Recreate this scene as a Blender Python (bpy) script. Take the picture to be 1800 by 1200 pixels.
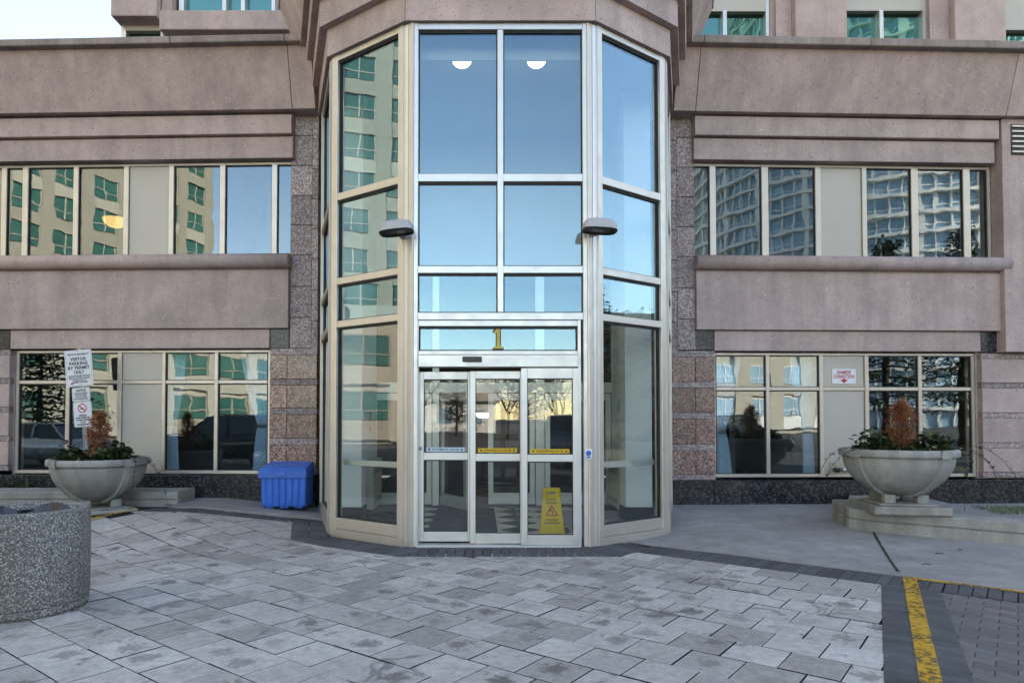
import bpy, bmesh, math, random
from mathutils import Vector, Matrix
R = math.radians
random.seed(7)
sc = bpy.context.scene
for o in list(bpy.data.objects): bpy.data.objects.remove(o)
COL = sc.collection

# ------------------------------------------------------------------ camera
F, PX, PYP, PITCH, EYE = 1200.0, 845.0, 701.6, R(1.5), 1.53
cd = bpy.data.cameras.new('camera'); cam = bpy.data.objects.new('camera', cd); COL.objects.link(cam)
cam.location = (0, 0, EYE); cam.rotation_euler = (R(90) + PITCH, 0, 0)
cd.sensor_width = 36; cd.lens = 24.0; cd.shift_x = (900 - PX) / 1800; cd.shift_y = (PYP - 600) / 1800
cd.clip_end = 2000; cd.clip_start = 0.05
sc.camera = cam
# ------------------------------------------------------------------ sky, sun, exposure
SUN_AZ, SUN_EL = R(45), R(30)          # measured from +Y towards +X
w = bpy.data.worlds.new('World'); sc.world = w; w.use_nodes = True
nt = w.node_tree; bg = nt.nodes['Background']
sky = nt.nodes.new('ShaderNodeTexSky'); sky.sky_type = 'NISHITA'; sky.sun_disc = False
sky.sun_elevation = SUN_EL; sky.sun_rotation = SUN_AZ; sky.air_density = 1.0; sky.dust_density = 0.12; sky.ozone_density = 1.0
nt.links.new(sky.outputs[0], bg.inputs[0]); bg.inputs[1].default_value = 0.13
sl = bpy.data.lights.new('sun', 'SUN'); sl.energy = 3.6; sl.angle = R(0.5); sl.color = (1, .93, .82)
so = bpy.data.objects.new('sun', sl); COL.objects.link(so)
sdir = Vector((math.sin(SUN_AZ) * math.cos(SUN_EL), math.cos(SUN_AZ) * math.cos(SUN_EL), math.sin(SUN_EL)))
so.rotation_euler = sdir.to_track_quat('Z', 'Y').to_euler(); so.location = (20, 60, 60)
vs = sc.view_settings; vs.view_transform = 'Standard'; vs.look = 'None'; vs.exposure = 2.2; vs.gamma = 1
vs.use_curve_mapping = False
vs.use_white_balance = True; vs.white_balance_temperature = 7700; vs.white_balance_tint = 14
sc.cycles.use_denoising = True
sc.cycles.max_bounces = 10; sc.cycles.transparent_max_bounces = 16; sc.cycles.caustics_reflective = False

# ------------------------------------------------------------------ pixel helpers
def ray(x, y):
    cx, cy = (x - PX) / F, (PYP - y) / F
    return Vector((cx, math.cos(PITCH) - cy * math.sin(PITCH), math.sin(PITCH) + cy * math.cos(PITCH)))
def atY(x, y, Y):
    d = ray(x, y); t = Y / d.y
    return Vector((d.x * t, Y, EYE + d.z * t))
def zY(y, Y, x=PX): return atY(x, y, Y).z
def xY(x, Y, y=733): return atY(x, y, Y).x
def ss(t):
    t = max(0., min(1., t)); return t * t * (3 - 2 * t)
def gz(X, Y):
    l = .24 * max(0., min(1., (-X - 1.7) / 2.3)) * ss((Y - 7.4) / 2.2)
    r = .15 * ss((Y - 7) / 3.5) * ss((X - 2.2) / .8)
    return l + r
def gnd(x, y):
    d = ray(x, y); lo, hi = 1.0, 60.0
    for _ in range(50):
        m = (lo + hi) / 2; p = d * m
        if EYE + p.z > gz(p.x, p.y): lo = m
        else: hi = m
    p = d * lo
    return Vector((p.x, p.y, gz(p.x, p.y)))

# ------------------------------------------------------------------ object helpers
def empty(name, loc, label=None, cat=None, group=None, rz=0):
    o = bpy.data.objects.new(name, None); COL.objects.link(o); o.location = loc; o.rotation_euler = (0, 0, rz)
    o.empty_display_size = .1
    return tag(o, label, cat, group)
def tag(o, label=None, cat=None, group=None, kind=None):
    if label: o['label'] = label
    if cat: o['category'] = cat
    if group: o['group'] = group
    if kind: o['kind'] = kind
    return o
def link(name, me, mat=None, parent=None):
    if mat is not None and not me.materials:
        for m in (mat if isinstance(mat, (list, tuple)) else [mat]): me.materials.append(m)
    o = bpy.data.objects.new(name, me); COL.objects.link(o)
    if parent is not None:
        o.parent = parent
        if parent.type == 'EMPTY' and parent.rotation_euler.z == 0:
            o.matrix_parent_inverse = Matrix.Translation(-Vector(parent.location))
        elif parent.type == 'EMPTY':
            o.matrix_parent_inverse = (Matrix.Translation(Vector(parent.location)) @ Matrix.Rotation(parent.rotation_euler.z, 4, 'Z')).inverted()
    return o
class MB:
    """collects geometry for one mesh"""
    def __init__(s, xf=None): s.v = []; s.f = []; s.mi = []; s.xf = xf; s.sm = []
    def add(s, vs_, fs, mi=0, smooth=False):
        n = len(s.v)
        s.v += [Vector(s.xf(*p)) if s.xf else Vector(p) for p in vs_]
        s.f += [tuple(i + n for i in f) for f in fs]; s.mi += [mi] * len(fs); s.sm += [smooth] * len(fs)
        return s
    def box(s, x0, x1, y0, y1, z0, z1, mi=0, ch=0.0):
        if x0 > x1: x0, x1 = x1, x0
        if y0 > y1: y0, y1 = y1, y0
        if z0 > z1: z0, z1 = z1, z0
        if ch <= 0:
            v = [(x, y, z) for x in (x0, x1) for y in (y0, y1) for z in (z0, z1)]
            return s.add(v, [(0, 1, 3, 2), (4, 6, 7, 5), (0, 4, 5, 1), (2, 3, 7, 6), (0, 2, 6, 4), (1, 5, 7, 3)], mi)
        ch = min(ch, (x1 - x0) * .45, (y1 - y0) * .45, (z1 - z0) * .45)
        bm = bmesh.new(); bmesh.ops.create_cube(bm, size=1)
        for q in bm.verts:
            q.co = Vector(((x0 + x1) / 2 + q.co.x * (x1 - x0), (y0 + y1) / 2 + q.co.y * (y1 - y0), (z0 + z1) / 2 + q.co.z * (z1 - z0)))
        bmesh.ops.bevel(bm, geom=list(bm.edges), offset=ch, segments=1, affect='EDGES')
        bm.verts.index_update()
        s.add([q.co[:] for q in bm.verts], [tuple(q.index for q in f.verts) for f in bm.faces], mi); bm.free()
        return s
    def prism(s, poly, z0, z1, mi=0, top=None):
        n = len(poly); t = top or poly
        a = [(p[0], p[1], z0) for p in poly] + [(p[0], p[1], z1) for p in t]
        fs = [tuple(range(n - 1, -1, -1)), tuple(range(n, 2 * n))] + [(i, (i + 1) % n, n + (i + 1) % n, n + i) for i in range(n)]
        return s.add(a, fs, mi)
    def lathe(s, prof, c=(0, 0, 0), n=32, mi=0, smooth=True, a0=0, a1=2 * math.pi):
        full = abs(a1 - a0 - 2 * math.pi) < 1e-6
        k = n if full else n + 1; v = []
        for i in range(k):
            a = a0 + (a1 - a0) * i / n
            for r, z in prof: v.append((c[0] + r * math.cos(a), c[1] + r * math.sin(a), c[2] + z))
        m = len(prof); fs = []
        for i in range(n):
            j = (i + 1) % k
            for q in range(m - 1): fs.append((i * m + q, j * m + q, j * m + q + 1, i * m + q + 1))
        return s.add(v, fs, mi, smooth)
    def tube(s, pts, rad, n=6, mi=0, cap=True):
        pts = [Vector(p) for p in pts]; v = []; k = len(pts)
        for i, p in enumerate(pts):
            t = (pts[min(i + 1, k - 1)] - pts[max(i - 1, 0)]).normalized()
            u = t.cross(Vector((0, 0, 1)))
            if u.length < .05: u = t.cross(Vector((1, 0, 0)))
            u.normalize(); q = t.cross(u); r = rad[i] if isinstance(rad, (list, tuple)) else rad
            for j in range(n):
                a = 2 * math.pi * j / n; c = p + (u * math.cos(a) + q * math.sin(a)) * r; v.append(c[:])
        fs = [(i * n + j, i * n + (j + 1) % n, (i + 1) * n + (j + 1) % n, (i + 1) * n + j) for i in range(k - 1) for j in range(n)]
        if cap: fs += [tuple(range(n - 1, -1, -1)), tuple(range((k - 1) * n, k * n))]
        return s.add(v, fs, mi, True)
    def me(s, name='mesh', fix=True):
        me = bpy.data.meshes.new(name); me.from_pydata([p[:] for p in s.v], [], s.f)
        me.polygons.foreach_set('material_index', s.mi); me.polygons.foreach_set('use_smooth', s.sm)
        if fix:
            bm = bmesh.new(); bm.from_mesh(me); bmesh.ops.recalc_face_normals(bm, faces=bm.faces); bm.to_mesh(me); bm.free()
        me.update(); return me
    def obj(s, name, mat, parent=None, fix=True): return link(name, s.me(name, fix), mat, parent)
def bx(name, x0, x1, y0, y1, z0, z1, mat, parent=None, xf=None, ch=0.0):
    return MB(xf).box(x0, x1, y0, y1, z0, z1, 0, ch).obj(name, mat, parent)
def subsurf(o, lv=1):
    m = o.modifiers.new('s', 'SUBSURF'); m.levels = lv; m.render_levels = lv; return o
def text_mesh(body, size, align='CENTER', shear=0, bold=0.0):
    c = bpy.data.curves.new('t', 'FONT'); c.body = body; c.size = size; c.align_x = align; c.align_y = 'CENTER'
    c.offset = bold; c.space_line = .95; c.resolution_u = 3
    t = bpy.data.objects.new('t', c); COL.objects.link(t)
    dg = bpy.context.evaluated_depsgraph_get()
    me = bpy.data.meshes.new_from_object(t.evaluated_get(dg)); bpy.data.objects.remove(t); return me
def text(name, body, size, M4, mat, parent, width=None, bold=0.0, align='CENTER', xs=1.0):
    me = text_mesh(body, size, align, 0, bold)
    xs_ = [v.co.x for v in me.vertices]
    sx = xs
    if width and xs_: sx = width / max(1e-4, max(xs_) - min(xs_))
    for v in me.vertices: v.co.x *= sx
    me.transform(M4); me.materials.clear()
    return link(name, me, mat, parent)
def face_mat(p, right, up):
    r = Vector(right).normalized(); u = Vector(up).normalized(); n = r.cross(u)
    m = Matrix((r, u, n)).transposed().to_4x4(); m.translation = Vector(p); return m

# ------------------------------------------------------------------ materials
class N:
    def __init__(s, name):
        s.m = bpy.data.materials.new(name); s.m.use_nodes = True; s.t = s.m.node_tree; s.t.nodes.clear()
        s.out = s.n('ShaderNodeOutputMaterial')
    def n(s, typ, **kw):
        x = s.t.nodes.new(typ)
        for k, v in kw.items(): setattr(x, k, v)
        return x
    def l(s, a, b): s.t.links.new(a, b)
    def coord(s, rnd=True, pos=False):
        if pos: return s.n('ShaderNodeNewGeometry').outputs['Position']
        tc = s.n('ShaderNodeTexCoord').outputs['Object']
        if not rnd: return tc
        oi = s.n('ShaderNodeObjectInfo'); mu = s.n('ShaderNodeVectorMath', operation='MULTIPLY_ADD')
        s.l(oi.outputs['Random'], mu.inputs[0]); mu.inputs[1].default_value = (37, 71, 53); s.l(tc, mu.inputs[2])
        return mu.outputs[0]
    def noise(s, vec, scale, detail=4, rough=.55, dist=0):
        x = s.n('ShaderNodeTexNoise'); x.inputs['Scale'].default_value = scale; x.inputs['Detail'].default_value = detail
        x.inputs['Roughness'].default_value = rough; x.inputs['Distortion'].default_value = dist
        s.l(vec, x.inputs['Vector']); return x.outputs['Fac']
    def ramp(s, fac, stops, interp='LINEAR'):
        x = s.n('ShaderNodeValToRGB'); e = x.color_ramp.elements; x.color_ramp.interpolation = interp
        while len(e) < len(stops): e.new(.5)
        for i, (p, c) in enumerate(stops):
            e[i].position = p; e[i].color = (c, c, c, 1) if not isinstance(c, tuple) else (*c[:3], 1)
        s.l(fac, x.inputs[0]); return x.outputs[0]
    def mix(s, fac, a, b, mode='MIX'):
        x = s.n('ShaderNodeMix', data_type='RGBA', blend_type=mode)
        for v, i in ((fac, 0), (a, 6), (b, 7)):
            if isinstance(v, (int, float)): x.inputs[i].default_value = v if i == 0 else (v, v, v, 1)
            elif isinstance(v, tuple): x.inputs[i].default_value = (*v[:3], 1)
            else: s.l(v, x.inputs[i])
        return x.outputs[2]
    def math(s, op, a, b=0.0, c=None, clamp=False):
        x = s.n('ShaderNodeMath', operation=op, use_clamp=clamp)
        for v, i in ((a, 0), (b, 1), (c, 2)):
            if v is None: continue
            if isinstance(v, (int, float)): x.inputs[i].default_value = v
            else: s.l(v, x.inputs[i])
        return x.outputs[0]
    def bump(s, h, strength=.3, dist=.01):
        x = s.n('ShaderNodeBump'); x.inputs['Strength'].default_value = strength; x.inputs['Distance'].default_value = dist
        s.l(h, x.inputs['Height']); return x.outputs[0]
    def bsdf(s, col, rough=.6, metal=0, normal=None, spec=.5, trans=0):
        b = s.n('ShaderNodeBsdfPrincipled')
        for v, k in ((col, 'Base Color'), (rough, 'Roughness'), (metal, 'Metallic'), (spec, 'Specular IOR Level')):
            if isinstance(v, (int, float)): b.inputs[k].default_value = v
            elif isinstance(v, tuple): b.inputs[k].default_value = (*v[:3], 1)
            else: s.l(v, b.inputs[k])
        if normal is not None: s.l(normal, b.inputs['Normal'])
        s.l(b.outputs[0], s.out.inputs[0]); return s.m
def plain(name, c, rough=.6, metal=0, var=.12, scale=6, bump=.0, spec=.5, rnd=True):
    q = N(name); v = q.coord(rnd); f = q.noise(v, scale, 5)
    col = q.mix(1, tuple(c), q.ramp(f, [(.25, 1 - var), (.75, 1 + var)]), 'MULTIPLY')
    nm = q.bump(q.noise(v, scale * 8, 4), bump, .004) if bump else None
    rg = q.ramp(q.noise(v, scale * 2.3, 3), [(.3, max(0, rough - .08)), (.7, min(1, rough + .08))])
    return q.bsdf(col, rg, metal, nm, spec)
def concrete(name, c, speck=.5, stain=.35, rough=.85, grain=34):
    q = N(name); v = q.coord(False)
    a = q.ramp(q.noise(v, 1.6, 7, .68), [(.3, .76), (.7, 1.18)])
    col = q.mix(1, tuple(c), a, 'MULTIPLY')
    st = q.n('ShaderNodeMapping'); q.l(v, st.inputs[0]); st.inputs['Scale'].default_value = (5, 5, .35)
    s1 = q.ramp(q.noise(st.outputs[0], 1.0, 5, .6), [(.43, 0), (.68, stain)])
    col = q.mix(s1, col, tuple(x * .62 for x in c))
    sp = q.noise(v, grain, 2, .6)
    col = q.mix(q.ramp(sp, [(.62, 0), (.70, speck)]), col, tuple(x * .45 for x in c))
    col = q.mix(q.ramp(q.noise(v, grain * .8, 2, .6), [(.64, 0), (.72, speck * .6)]), col, tuple(min(1, x * 1.6 + .05) for x in c))
    oi = q.n('ShaderNodeObjectInfo'); col = q.mix(1, col, q.ramp(oi.outputs['Random'], [(0, .93), (1, 1.06)]), 'MULTIPLY')
    nm = q.bump(sp, .25, .004)
    return q.bsdf(col, rough, 0, nm, .3)
def granite(name, cols, scale=75, rough=.35, bump=.05, tint=.25, mottled=None):
    q = N(name); v = q.coord(False)
    vo = q.n('ShaderNodeTexVoronoi'); vo.inputs['Scale'].default_value = scale; q.l(v, vo.inputs['Vector'])
    sep = q.n('ShaderNodeSeparateColor'); q.l(vo.outputs['Color'], sep.inputs[0])
    k = len(cols); col = q.ramp(sep.outputs[0], [(i / k, c) for i, c in enumerate(cols)], 'CONSTANT')
    n2 = q.ramp(q.noise(v, scale * 1.7, 3), [(.3, .75), (.7, 1.2)])
    col = q.mix(1, col, n2, 'MULTIPLY')
    oi = q.n('ShaderNodeObjectInfo')
    col = q.mix(1, col, q.ramp(oi.outputs['Random'], [(0, 1 - tint), (1, 1 + tint)]), 'MULTIPLY')
    nm = q.bump(sep.outputs[1], bump, .004)
    return q.bsdf(col, rough, 0, nm, .5)
def glass(name, base, tint, gloss=(1, 1, 1), wave=.0, wscale=1.2, rough=.0):
    q = N(name); v = q.coord(True)
    lw = q.n('ShaderNodeLayerWeight'); lw.inputs[0].default_value = .5
    frv = q.math('ADD', q.math('MULTIPLY', q.math('POWER', lw.outputs['Facing'], 5.0), .96), .02)
    nm = q.bump(q.noise(v, wscale, 2, .5), 1.0, wave) if wave else None
    g = q.n('ShaderNodeBsdfGlossy'); g.inputs['Color'].default_value = (*gloss, 1); g.inputs['Roughness'].default_value = rough
    if nm is not None: q.l(nm, g.inputs['Normal'])
    t = q.n('ShaderNodeBsdfTransparent'); t.inputs['Color'].default_value = (*tint, 1)
    fac = q.math('ADD', q.math('MULTIPLY', frv, 1 - base), base, clamp=True)
    mx = q.n('ShaderNodeMixShader'); q.l(fac, mx.inputs[0]); q.l(t.outputs[0], mx.inputs[1]); q.l(g.outputs[0], mx.inputs[2])
    q.l(mx.outputs[0], q.out.inputs[0]); return q.m
def emit(name, c, s):
    q = N(name); e = q.n('ShaderNodeEmission'); e.inputs[0].default_value = (*c, 1); e.inputs[1].default_value = s
    q.l(e.outputs[0], q.out.inputs[0]); return q.m
def leafmat(name, c1, c2, rough=.5):
    q = N(name); v = q.coord(True)
    col = q.ramp(q.noise(v, 14, 2), [(.3, c1), (.7, c2)])
    b = q.n('ShaderNodeBsdfPrincipled'); q.l(col, b.inputs['Base Color']); b.inputs['Roughness'].default_value = rough
    t = q.n('ShaderNodeBsdfTranslucent'); q.l(col, t.inputs[0])
    mx = q.n('ShaderNodeMixShader'); mx.inputs[0].default_value = .25; q.l(b.outputs[0], mx.inputs[1]); q.l(t.outputs[0], mx.inputs[2])
    q.l(mx.outputs[0], q.out.inputs[0]); return q.m

M = {}
M['conc'] = concrete('precast_concrete', (.505, .388, .362), .85, .40)
M['coping'] = concrete('weathered_coping', (.37, .30, .275), .6, .9)
M['tower'] = concrete('tower_precast', (.50, .39, .36), .6, .3)
M['slab'] = concrete('walk_concrete', (.335, .315, .30), .55, .5, .8, 45)
M['kerbc'] = concrete('cast_concrete', (.36, .35, .32), .6, .8, .9, 38)
M['bowl'] = concrete('planter_concrete', (.36, .355, .335), .5, .9, .85, 42)
M['gran'] = granite('granite_rough', [(.32, .23, .22), (.15, .13, .135), (.40, .32, .31), (.25, .20, .21), (.47, .41, .39), (.29, .19, .175)], 50, .6, .25)
M['granp'] = granite('granite_polished', [(.26, .14, .115), (.09, .07, .07), (.34, .20, .165), (.16, .11, .11), (.40, .29, .25), (.24, .135, .115)], 44, .22, .03, .3)
M['granb'] = granite('granite_black', [(.014, .014, .017), (.03, .03, .034), (.02, .02, .026), (.075, .074, .078)], 38, .25, .03, .2)
M['frame'] = plain('champagne_aluminium', (.60, .545, .48), .38, .55, .05, 3)
M['frameg'] = plain('pale_aluminium', (.66, .66, .64), .36, .6, .05, 3)  # on the front bay frames the paler tone is light put into the colour
M['panel'] = plain('beige_infill_panel', (.50, .46, .405), .45, .1, .05, 1.2)
M['gasket'] = plain('black_gasket', (.02, .02, .02), .6)
M['black'] = plain('black_plastic', (.015, .015, .016), .35)
M['glass'] = glass('coated_glass', .125, (.90, .94, .94), (.58, .86, 1.0), .0022, .9)
M['glassside'] = glass('side_glass', .065, (.93, .97, .96), (.9, .95, 1.0), .0022, .9)
M['glassd'] = glass('door_glass', .045, (.95, .97, .96), (1, 1, 1), .0006, 1.0)
M['glassw'] = glass('wing_glass', .10, (.90, .95, .95), (.80, .92, .97), .0014, 1.5)
M['glasst'] = glass('teal_glass', .20, (.3, .6, .55), (.5, .95, .85), .003, 1.3)
M['white'] = plain('white_wall', (.72, .74, .74), .7, 0, .04, 2)
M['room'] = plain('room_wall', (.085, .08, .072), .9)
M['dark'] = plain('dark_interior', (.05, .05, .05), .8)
M['cream'] = plain('cream_tile', (.62, .55, .44), .55, 0, .06, 3, 0, .2)
M['btile'] = plain('black_tile', (.018, .019, .022), .55, 0, .1, 3, 0, .2)
M['mat'] = plain('mat_fibre', (.035, .037, .042), .95, 0, .3, 60, .4)
M['heater'] = plain('heater_enamel', (.46, .43, .32), .5)
M['blue'] = plain('blue_plastic', (.035, .18, .66), .42, 0, .10, 4, .1)
M['bluel'] = plain('blue_lid', (.035, .15, .56), .5, 0, .12, 5, .15)
M['signw'] = plain('sign_white', (.74, .76, .80), .4, 0, .03, 8)
M['ink'] = plain('black_ink', (.015, .015, .018), .5)
M['red'] = plain('sign_red', (.50, .02, .03), .45)
M['gold'] = plain('gold_numeral', (.42, .31, .06), .4, .3)
M['yellow'] = plain('yellow_plastic', (.80, .52, .012), .45, 0, .06, 6)
M['stick'] = plain('yellow_sticker', (.72, .44, .012), .5)
M['stickb'] = plain('pale_blue_sticker', (.50, .62, .72), .5)
M['bsign'] = plain('blue_symbol', (.02, .13, .5), .5)
M['steel'] = plain('galvanised_steel', (.36, .38, .40), .45, .8, .15, 20)
M['lampg'] = plain('grey_lamp_paint', (.46, .45, .45), .5, .1, .15, 12, .1)
M['lens'] = plain('lamp_lens', (.16, .17, .16), .15)
M['curtain'] = plain('blue_curtain', (.52, .66, .78), .85, 0, .06, 6)
M['band'] = plain('curtain_tie', (.10, .11, .11), .7)
M['bag'] = plain('black_bag', (.012, .013, .03), .28, 0, .2, 8)
M['soil'] = plain('soil', (.035, .026, .02), 1, 0, .4, 30, .5)
M['ivy'] = leafmat('ivy_leaf', (.012, .03, .012), (.04, .075, .022), .35)
M['ivyy'] = leafmat('pale_leaf', (.10, .13, .03), (.18, .19, .05), .5)
M['ivyr'] = leafmat('red_leaf', (.10, .012, .02), (.06, .02, .02), .5)
M['rust'] = leafmat('rust_needles', (.20, .050, .020), (.46, .135, .045), .7)
M['rustd'] = leafmat('dark_rust_needles', (.13, .035, .014), (.26, .075, .028), .8)
M['rustl'] = leafmat('light_rust_needles', (.34, .13, .05), (.50, .22, .09), .7)
M['blade'] = leafmat('blade_leaf', (.02, .045, .015), (.07, .10, .03), .5)
M['grass'] = leafmat('grass_blade', (.04, .09, .015), (.10, .15, .03), .7)
M['bark'] = plain('bark', (.06, .05, .042), .95, 0, .3, 20)
M['conif'] = leafmat('conifer_leaf', (.012, .03, .018), (.03, .055, .03), .7)
M['asph'] = plain('asphalt', (.055, .055, .058), .9, 0, .25, 30, .3)
M['bed'] = plain('joint_sand', (.014, .013, .012), 1, 0, .3, 40)
M['lamp'] = emit('lit_lamp', (1, .95, .82), 2.6)
M['lampw'] = emit('warm_lamp', (1, .58, .18), .28)
M['t1'] = plain('sand_precast', (.36, .325, .265), .8, 0, .06, .6)
M['t1b'] = plain('pale_precast', (.46, .425, .36), .8, 0, .06, .6)
M['t1g'] = plain('green_window_glass', (.04, .14, .12), .12, 0, .3, .4)
M['t2g'] = plain('blue_window_glass', (.26, .42, .56), .12, 0, .4, .3)
M['t2w'] = plain('white_slab', (.82, .82, .80), .6)
M['rubber'] = plain('tyre_rubber', (.015, .015, .015), .8)
M['carglass'] = plain('car_glass', (.01, .012, .014), .05)
M['chrome'] = plain('rim_alloy', (.5, .5, .5), .3, .8)

def aggregate():
    q = N('exposed_aggregate'); v = q.coord(False)
    vo = q.n('ShaderNodeTexVoronoi'); vo.inputs['Scale'].default_value = 82; q.l(v, vo.inputs['Vector'])
    sep = q.n('ShaderNodeSeparateColor'); q.l(vo.outputs['Color'], sep.inputs[0])
    c = q.ramp(sep.outputs[0], [(0, (.11, .10, .098)), (.13, (.28, .262, .24)), (.34, (.37, .345, .305)), (.55, (.44, .415, .38)), (.72, (.31, .298, .29)), (.86, (.60, .57, .51))], 'CONSTANT')
    edge = q.ramp(vo.outputs['Distance'], [(.38, 1), (.62, 0)])
    col = q.mix(edge, (.14, .135, .13), c)
    lg = q.ramp(q.noise(v, 2.5, 4), [(.3, .85), (.7, 1.1)]); col = q.mix(1, col, lg, 'MULTIPLY')
    return q.bsdf(col, .75, 0, q.bump(edge, .8, .006), .3)
M['agg'] = aggregate()
def slabtile():
    q = N('paving_slab'); tc = q.n('ShaderNodeTexCoord').outputs['Object']; v = q.coord(True); oi = q.n('ShaderNodeObjectInfo'); pos = q.coord(pos=True)
    rnd = oi.outputs['Random']
    col = q.ramp(rnd, [(0, (.345, .316, .285)), (.22, (.44, .402, .366)), (.6, (.495, .454, .415)), (1, (.565, .52, .477))])
    col = q.mix(1, col, q.ramp(q.noise(v, 15, 7, .72), [(.28, .68), (.72, 1.22)]), 'MULTIPLY')
    col = q.mix(1, col, q.ramp(q.noise(pos, .55, 3), [(.35, .86), (.65, 1.12)]), 'MULTIPLY')
    ln = q.n('ShaderNodeVectorMath', operation='LENGTH'); 
    sh = q.n('ShaderNodeVectorMath', operation='MULTIPLY_ADD'); q.l(q.n('ShaderNodeTexWhiteNoise', noise_dimensions='1D').outputs['Color'], sh.inputs[0])
    wn = sh.inputs[0].links[0].from_node; q.l(rnd, wn.inputs['W']); sh.inputs[1].default_value = (-.16, -.16, 0)
    ad = q.n('ShaderNodeVectorMath', operation='ADD'); q.l(tc, ad.inputs[0]); ad.inputs[1].default_value = (.08, .08, 0); q.l(ad.outputs[0], sh.inputs[2])
    flat = q.n('ShaderNodeVectorMath', operation='MULTIPLY'); q.l(sh.outputs[0], flat.inputs[0]); flat.inputs[1].default_value = (1, 1, 0)
    q.l(flat.outputs[0], ln.inputs[0])
    r = q.math('ADD', ln.outputs['Value'], q.math('MULTIPLY', q.math('SUBTRACT', q.noise(v, 17, 7, .75), .5), .42))
    blot = q.ramp(r, [(.055, 1), (.095, 0)])
    amt = q.ramp(q.math('FRACT', q.math('MULTIPLY', rnd, 7.31)), [(.42, 0), (1, .72)])
    col = q.mix(q.math('MULTIPLY', blot, amt), col, (.075, .066, .058))
    fleck = q.ramp(q.noise(v, 26, 4, .7), [(.60, 0), (.72, .55)])
    fa = q.ramp(q.math('FRACT', q.math('MULTIPLY', rnd, 3.77)), [(.3, .15), (1, 1)])
    col = q.mix(q.math('MULTIPLY', fleck, fa), col, (.10, .095, .088))
    sx_ = q.n('ShaderNodeSeparateXYZ'); q.l(tc, sx_.inputs[0])
    mxe = q.math('MAXIMUM', q.math('ABSOLUTE', sx_.outputs[0]), q.math('ABSOLUTE', sx_.outputs[1]))
    edge = q.math('MULTIPLY', q.ramp(mxe, [(.150, 0), (.166, 1)]), q.ramp(q.noise(v, 20, 4), [(.35, 0), (.65, .38)]))
    col = q.mix(edge, col, (.56, .54, .52))
    big = q.ramp(q.noise(pos, 2.3, 8, .75, .9), [(.575, 0), (.605, .62)])
    col = q.mix(big, col, (.13, .12, .11))
    nm = q.bump(q.noise(v, 40, 5), .25, .004)
    rg = q.ramp(q.noise(v, 7, 3), [(.3, .62), (.7, .82)])
    return q.bsdf(col, rg, 0, nm, .35)
M['tile'] = slabtile()
def paver(name, c, var):
    q = N(name); v = q.coord(True); oi = q.n('ShaderNodeObjectInfo')
    col = q.mix(1, tuple(c), q.ramp(oi.outputs['Random'], [(0, 1 - var), (1, 1 + var)]), 'MULTIPLY')
    f = q.noise(v, 110, 3, .7)
    col = q.mix(q.ramp(f, [(.62, 0), (.72, .5)]), col, (.26, .25, .245))
    col = q.mix(1, col, q.ramp(q.noise(q.coord(pos=True), 3, 5), [(.3, .78), (.7, 1.18)]), 'MULTIPLY')
    return q.bsdf(col, .8, 0, q.bump(f, .4, .004), .3)
M['soldier'] = paver('charcoal_paver', (.098, .098, .102), .18)
def brickpaver():
    q = N('mauve_paver'); v = q.coord(True); oi = q.n('ShaderNodeObjectInfo')
    col = q.ramp(oi.outputs['Random'], [(0, (.13, .122, .12)), (.4, (.17, .155, .15)), (.7, (.16, .155, .155)), (.92, (.215, .175, .168))], 'LINEAR')
    f = q.noise(v, 110, 3, .7)
    col = q.mix(q.ramp(f, [(.60, 0), (.72, .5)]), col, (.30, .28, .27))
    return q.bsdf(col, .85, 0, q.bump(f, .4, .004), .3)
M['zig'] = brickpaver()
def paint():
    q = N('worn_yellow_paint'); v = q.coord(pos=True)
    f = q.math('ADD', q.noise(v, 22, 5, .7), q.math('MULTIPLY', q.math('SUBTRACT', q.noise(v, 3, 2), .5), .5))
    a = q.ramp(f, [(.38, 0), (.56, 1)])
    b = q.n('ShaderNodeBsdfPrincipled'); b.inputs['Base Color'].default_value = (.60, .33, .02, 1); b.inputs['Roughness'].default_value = .75
    t = q.n('ShaderNodeBsdfTransparent'); mx = q.n('ShaderNodeMixShader')
    q.l(a, mx.inputs[0]); q.l(t.outputs[0], mx.inputs[1]); q.l(b.outputs[0], mx.inputs[2]); q.l(mx.outputs[0], q.out.inputs[0]); return q.m
M['paint'] = paint()

# ================================================================== GROUND
MB().add([(-400, -400, -.06), (400, -400, -.06), (400, 400, -.06), (-400, 400, -.06)], [(0, 1, 2, 3)]).obj('ground', M['asph'])['kind'] = 'structure'
def sheet(name, poly_fn, x0, x1, y0, y1, dz, mat, nx=40, ny=40, skirt=0):
    b = MB(); vv = []; fs = []
    for j in range(ny + 1):
        for i in range(nx + 1):
            X, Y = poly_fn(i / nx, j / ny); vv.append((X, Y, gz(X, Y) + dz))
    for j in range(ny):
        for i in range(nx):
            a = j * (nx + 1) + i; fs.append((a, a + 1, a + nx + 2, a + nx + 1))
    if skirt:
        rg = [i for i in range(nx + 1)] + [j * (nx + 1) + nx for j in range(1, ny + 1)] + [ny * (nx + 1) + i for i in range(nx - 1, -1, -1)] + [j * (nx + 1) for j in range(ny - 1, 0, -1)]
        n0 = len(vv); vv += [(vv[i][0], vv[i][1], vv[i][2] - skirt) for i in rg]; k = len(rg); fs += [(rg[i], n0 + i, n0 + (i + 1) % k, rg[(i + 1) % k]) for i in range(k)]
    b.add(vv, fs, 0, False); o = b.obj(name, mat, None, False); o['kind'] = 'structure'; return o
plaza = sheet('plaza_paving', lambda u, v: (-11 + 20 * u, 1.6 + 9.2 * v), 0, 0, 0, 0, -.022, M['bed'], 160, 80)

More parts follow.
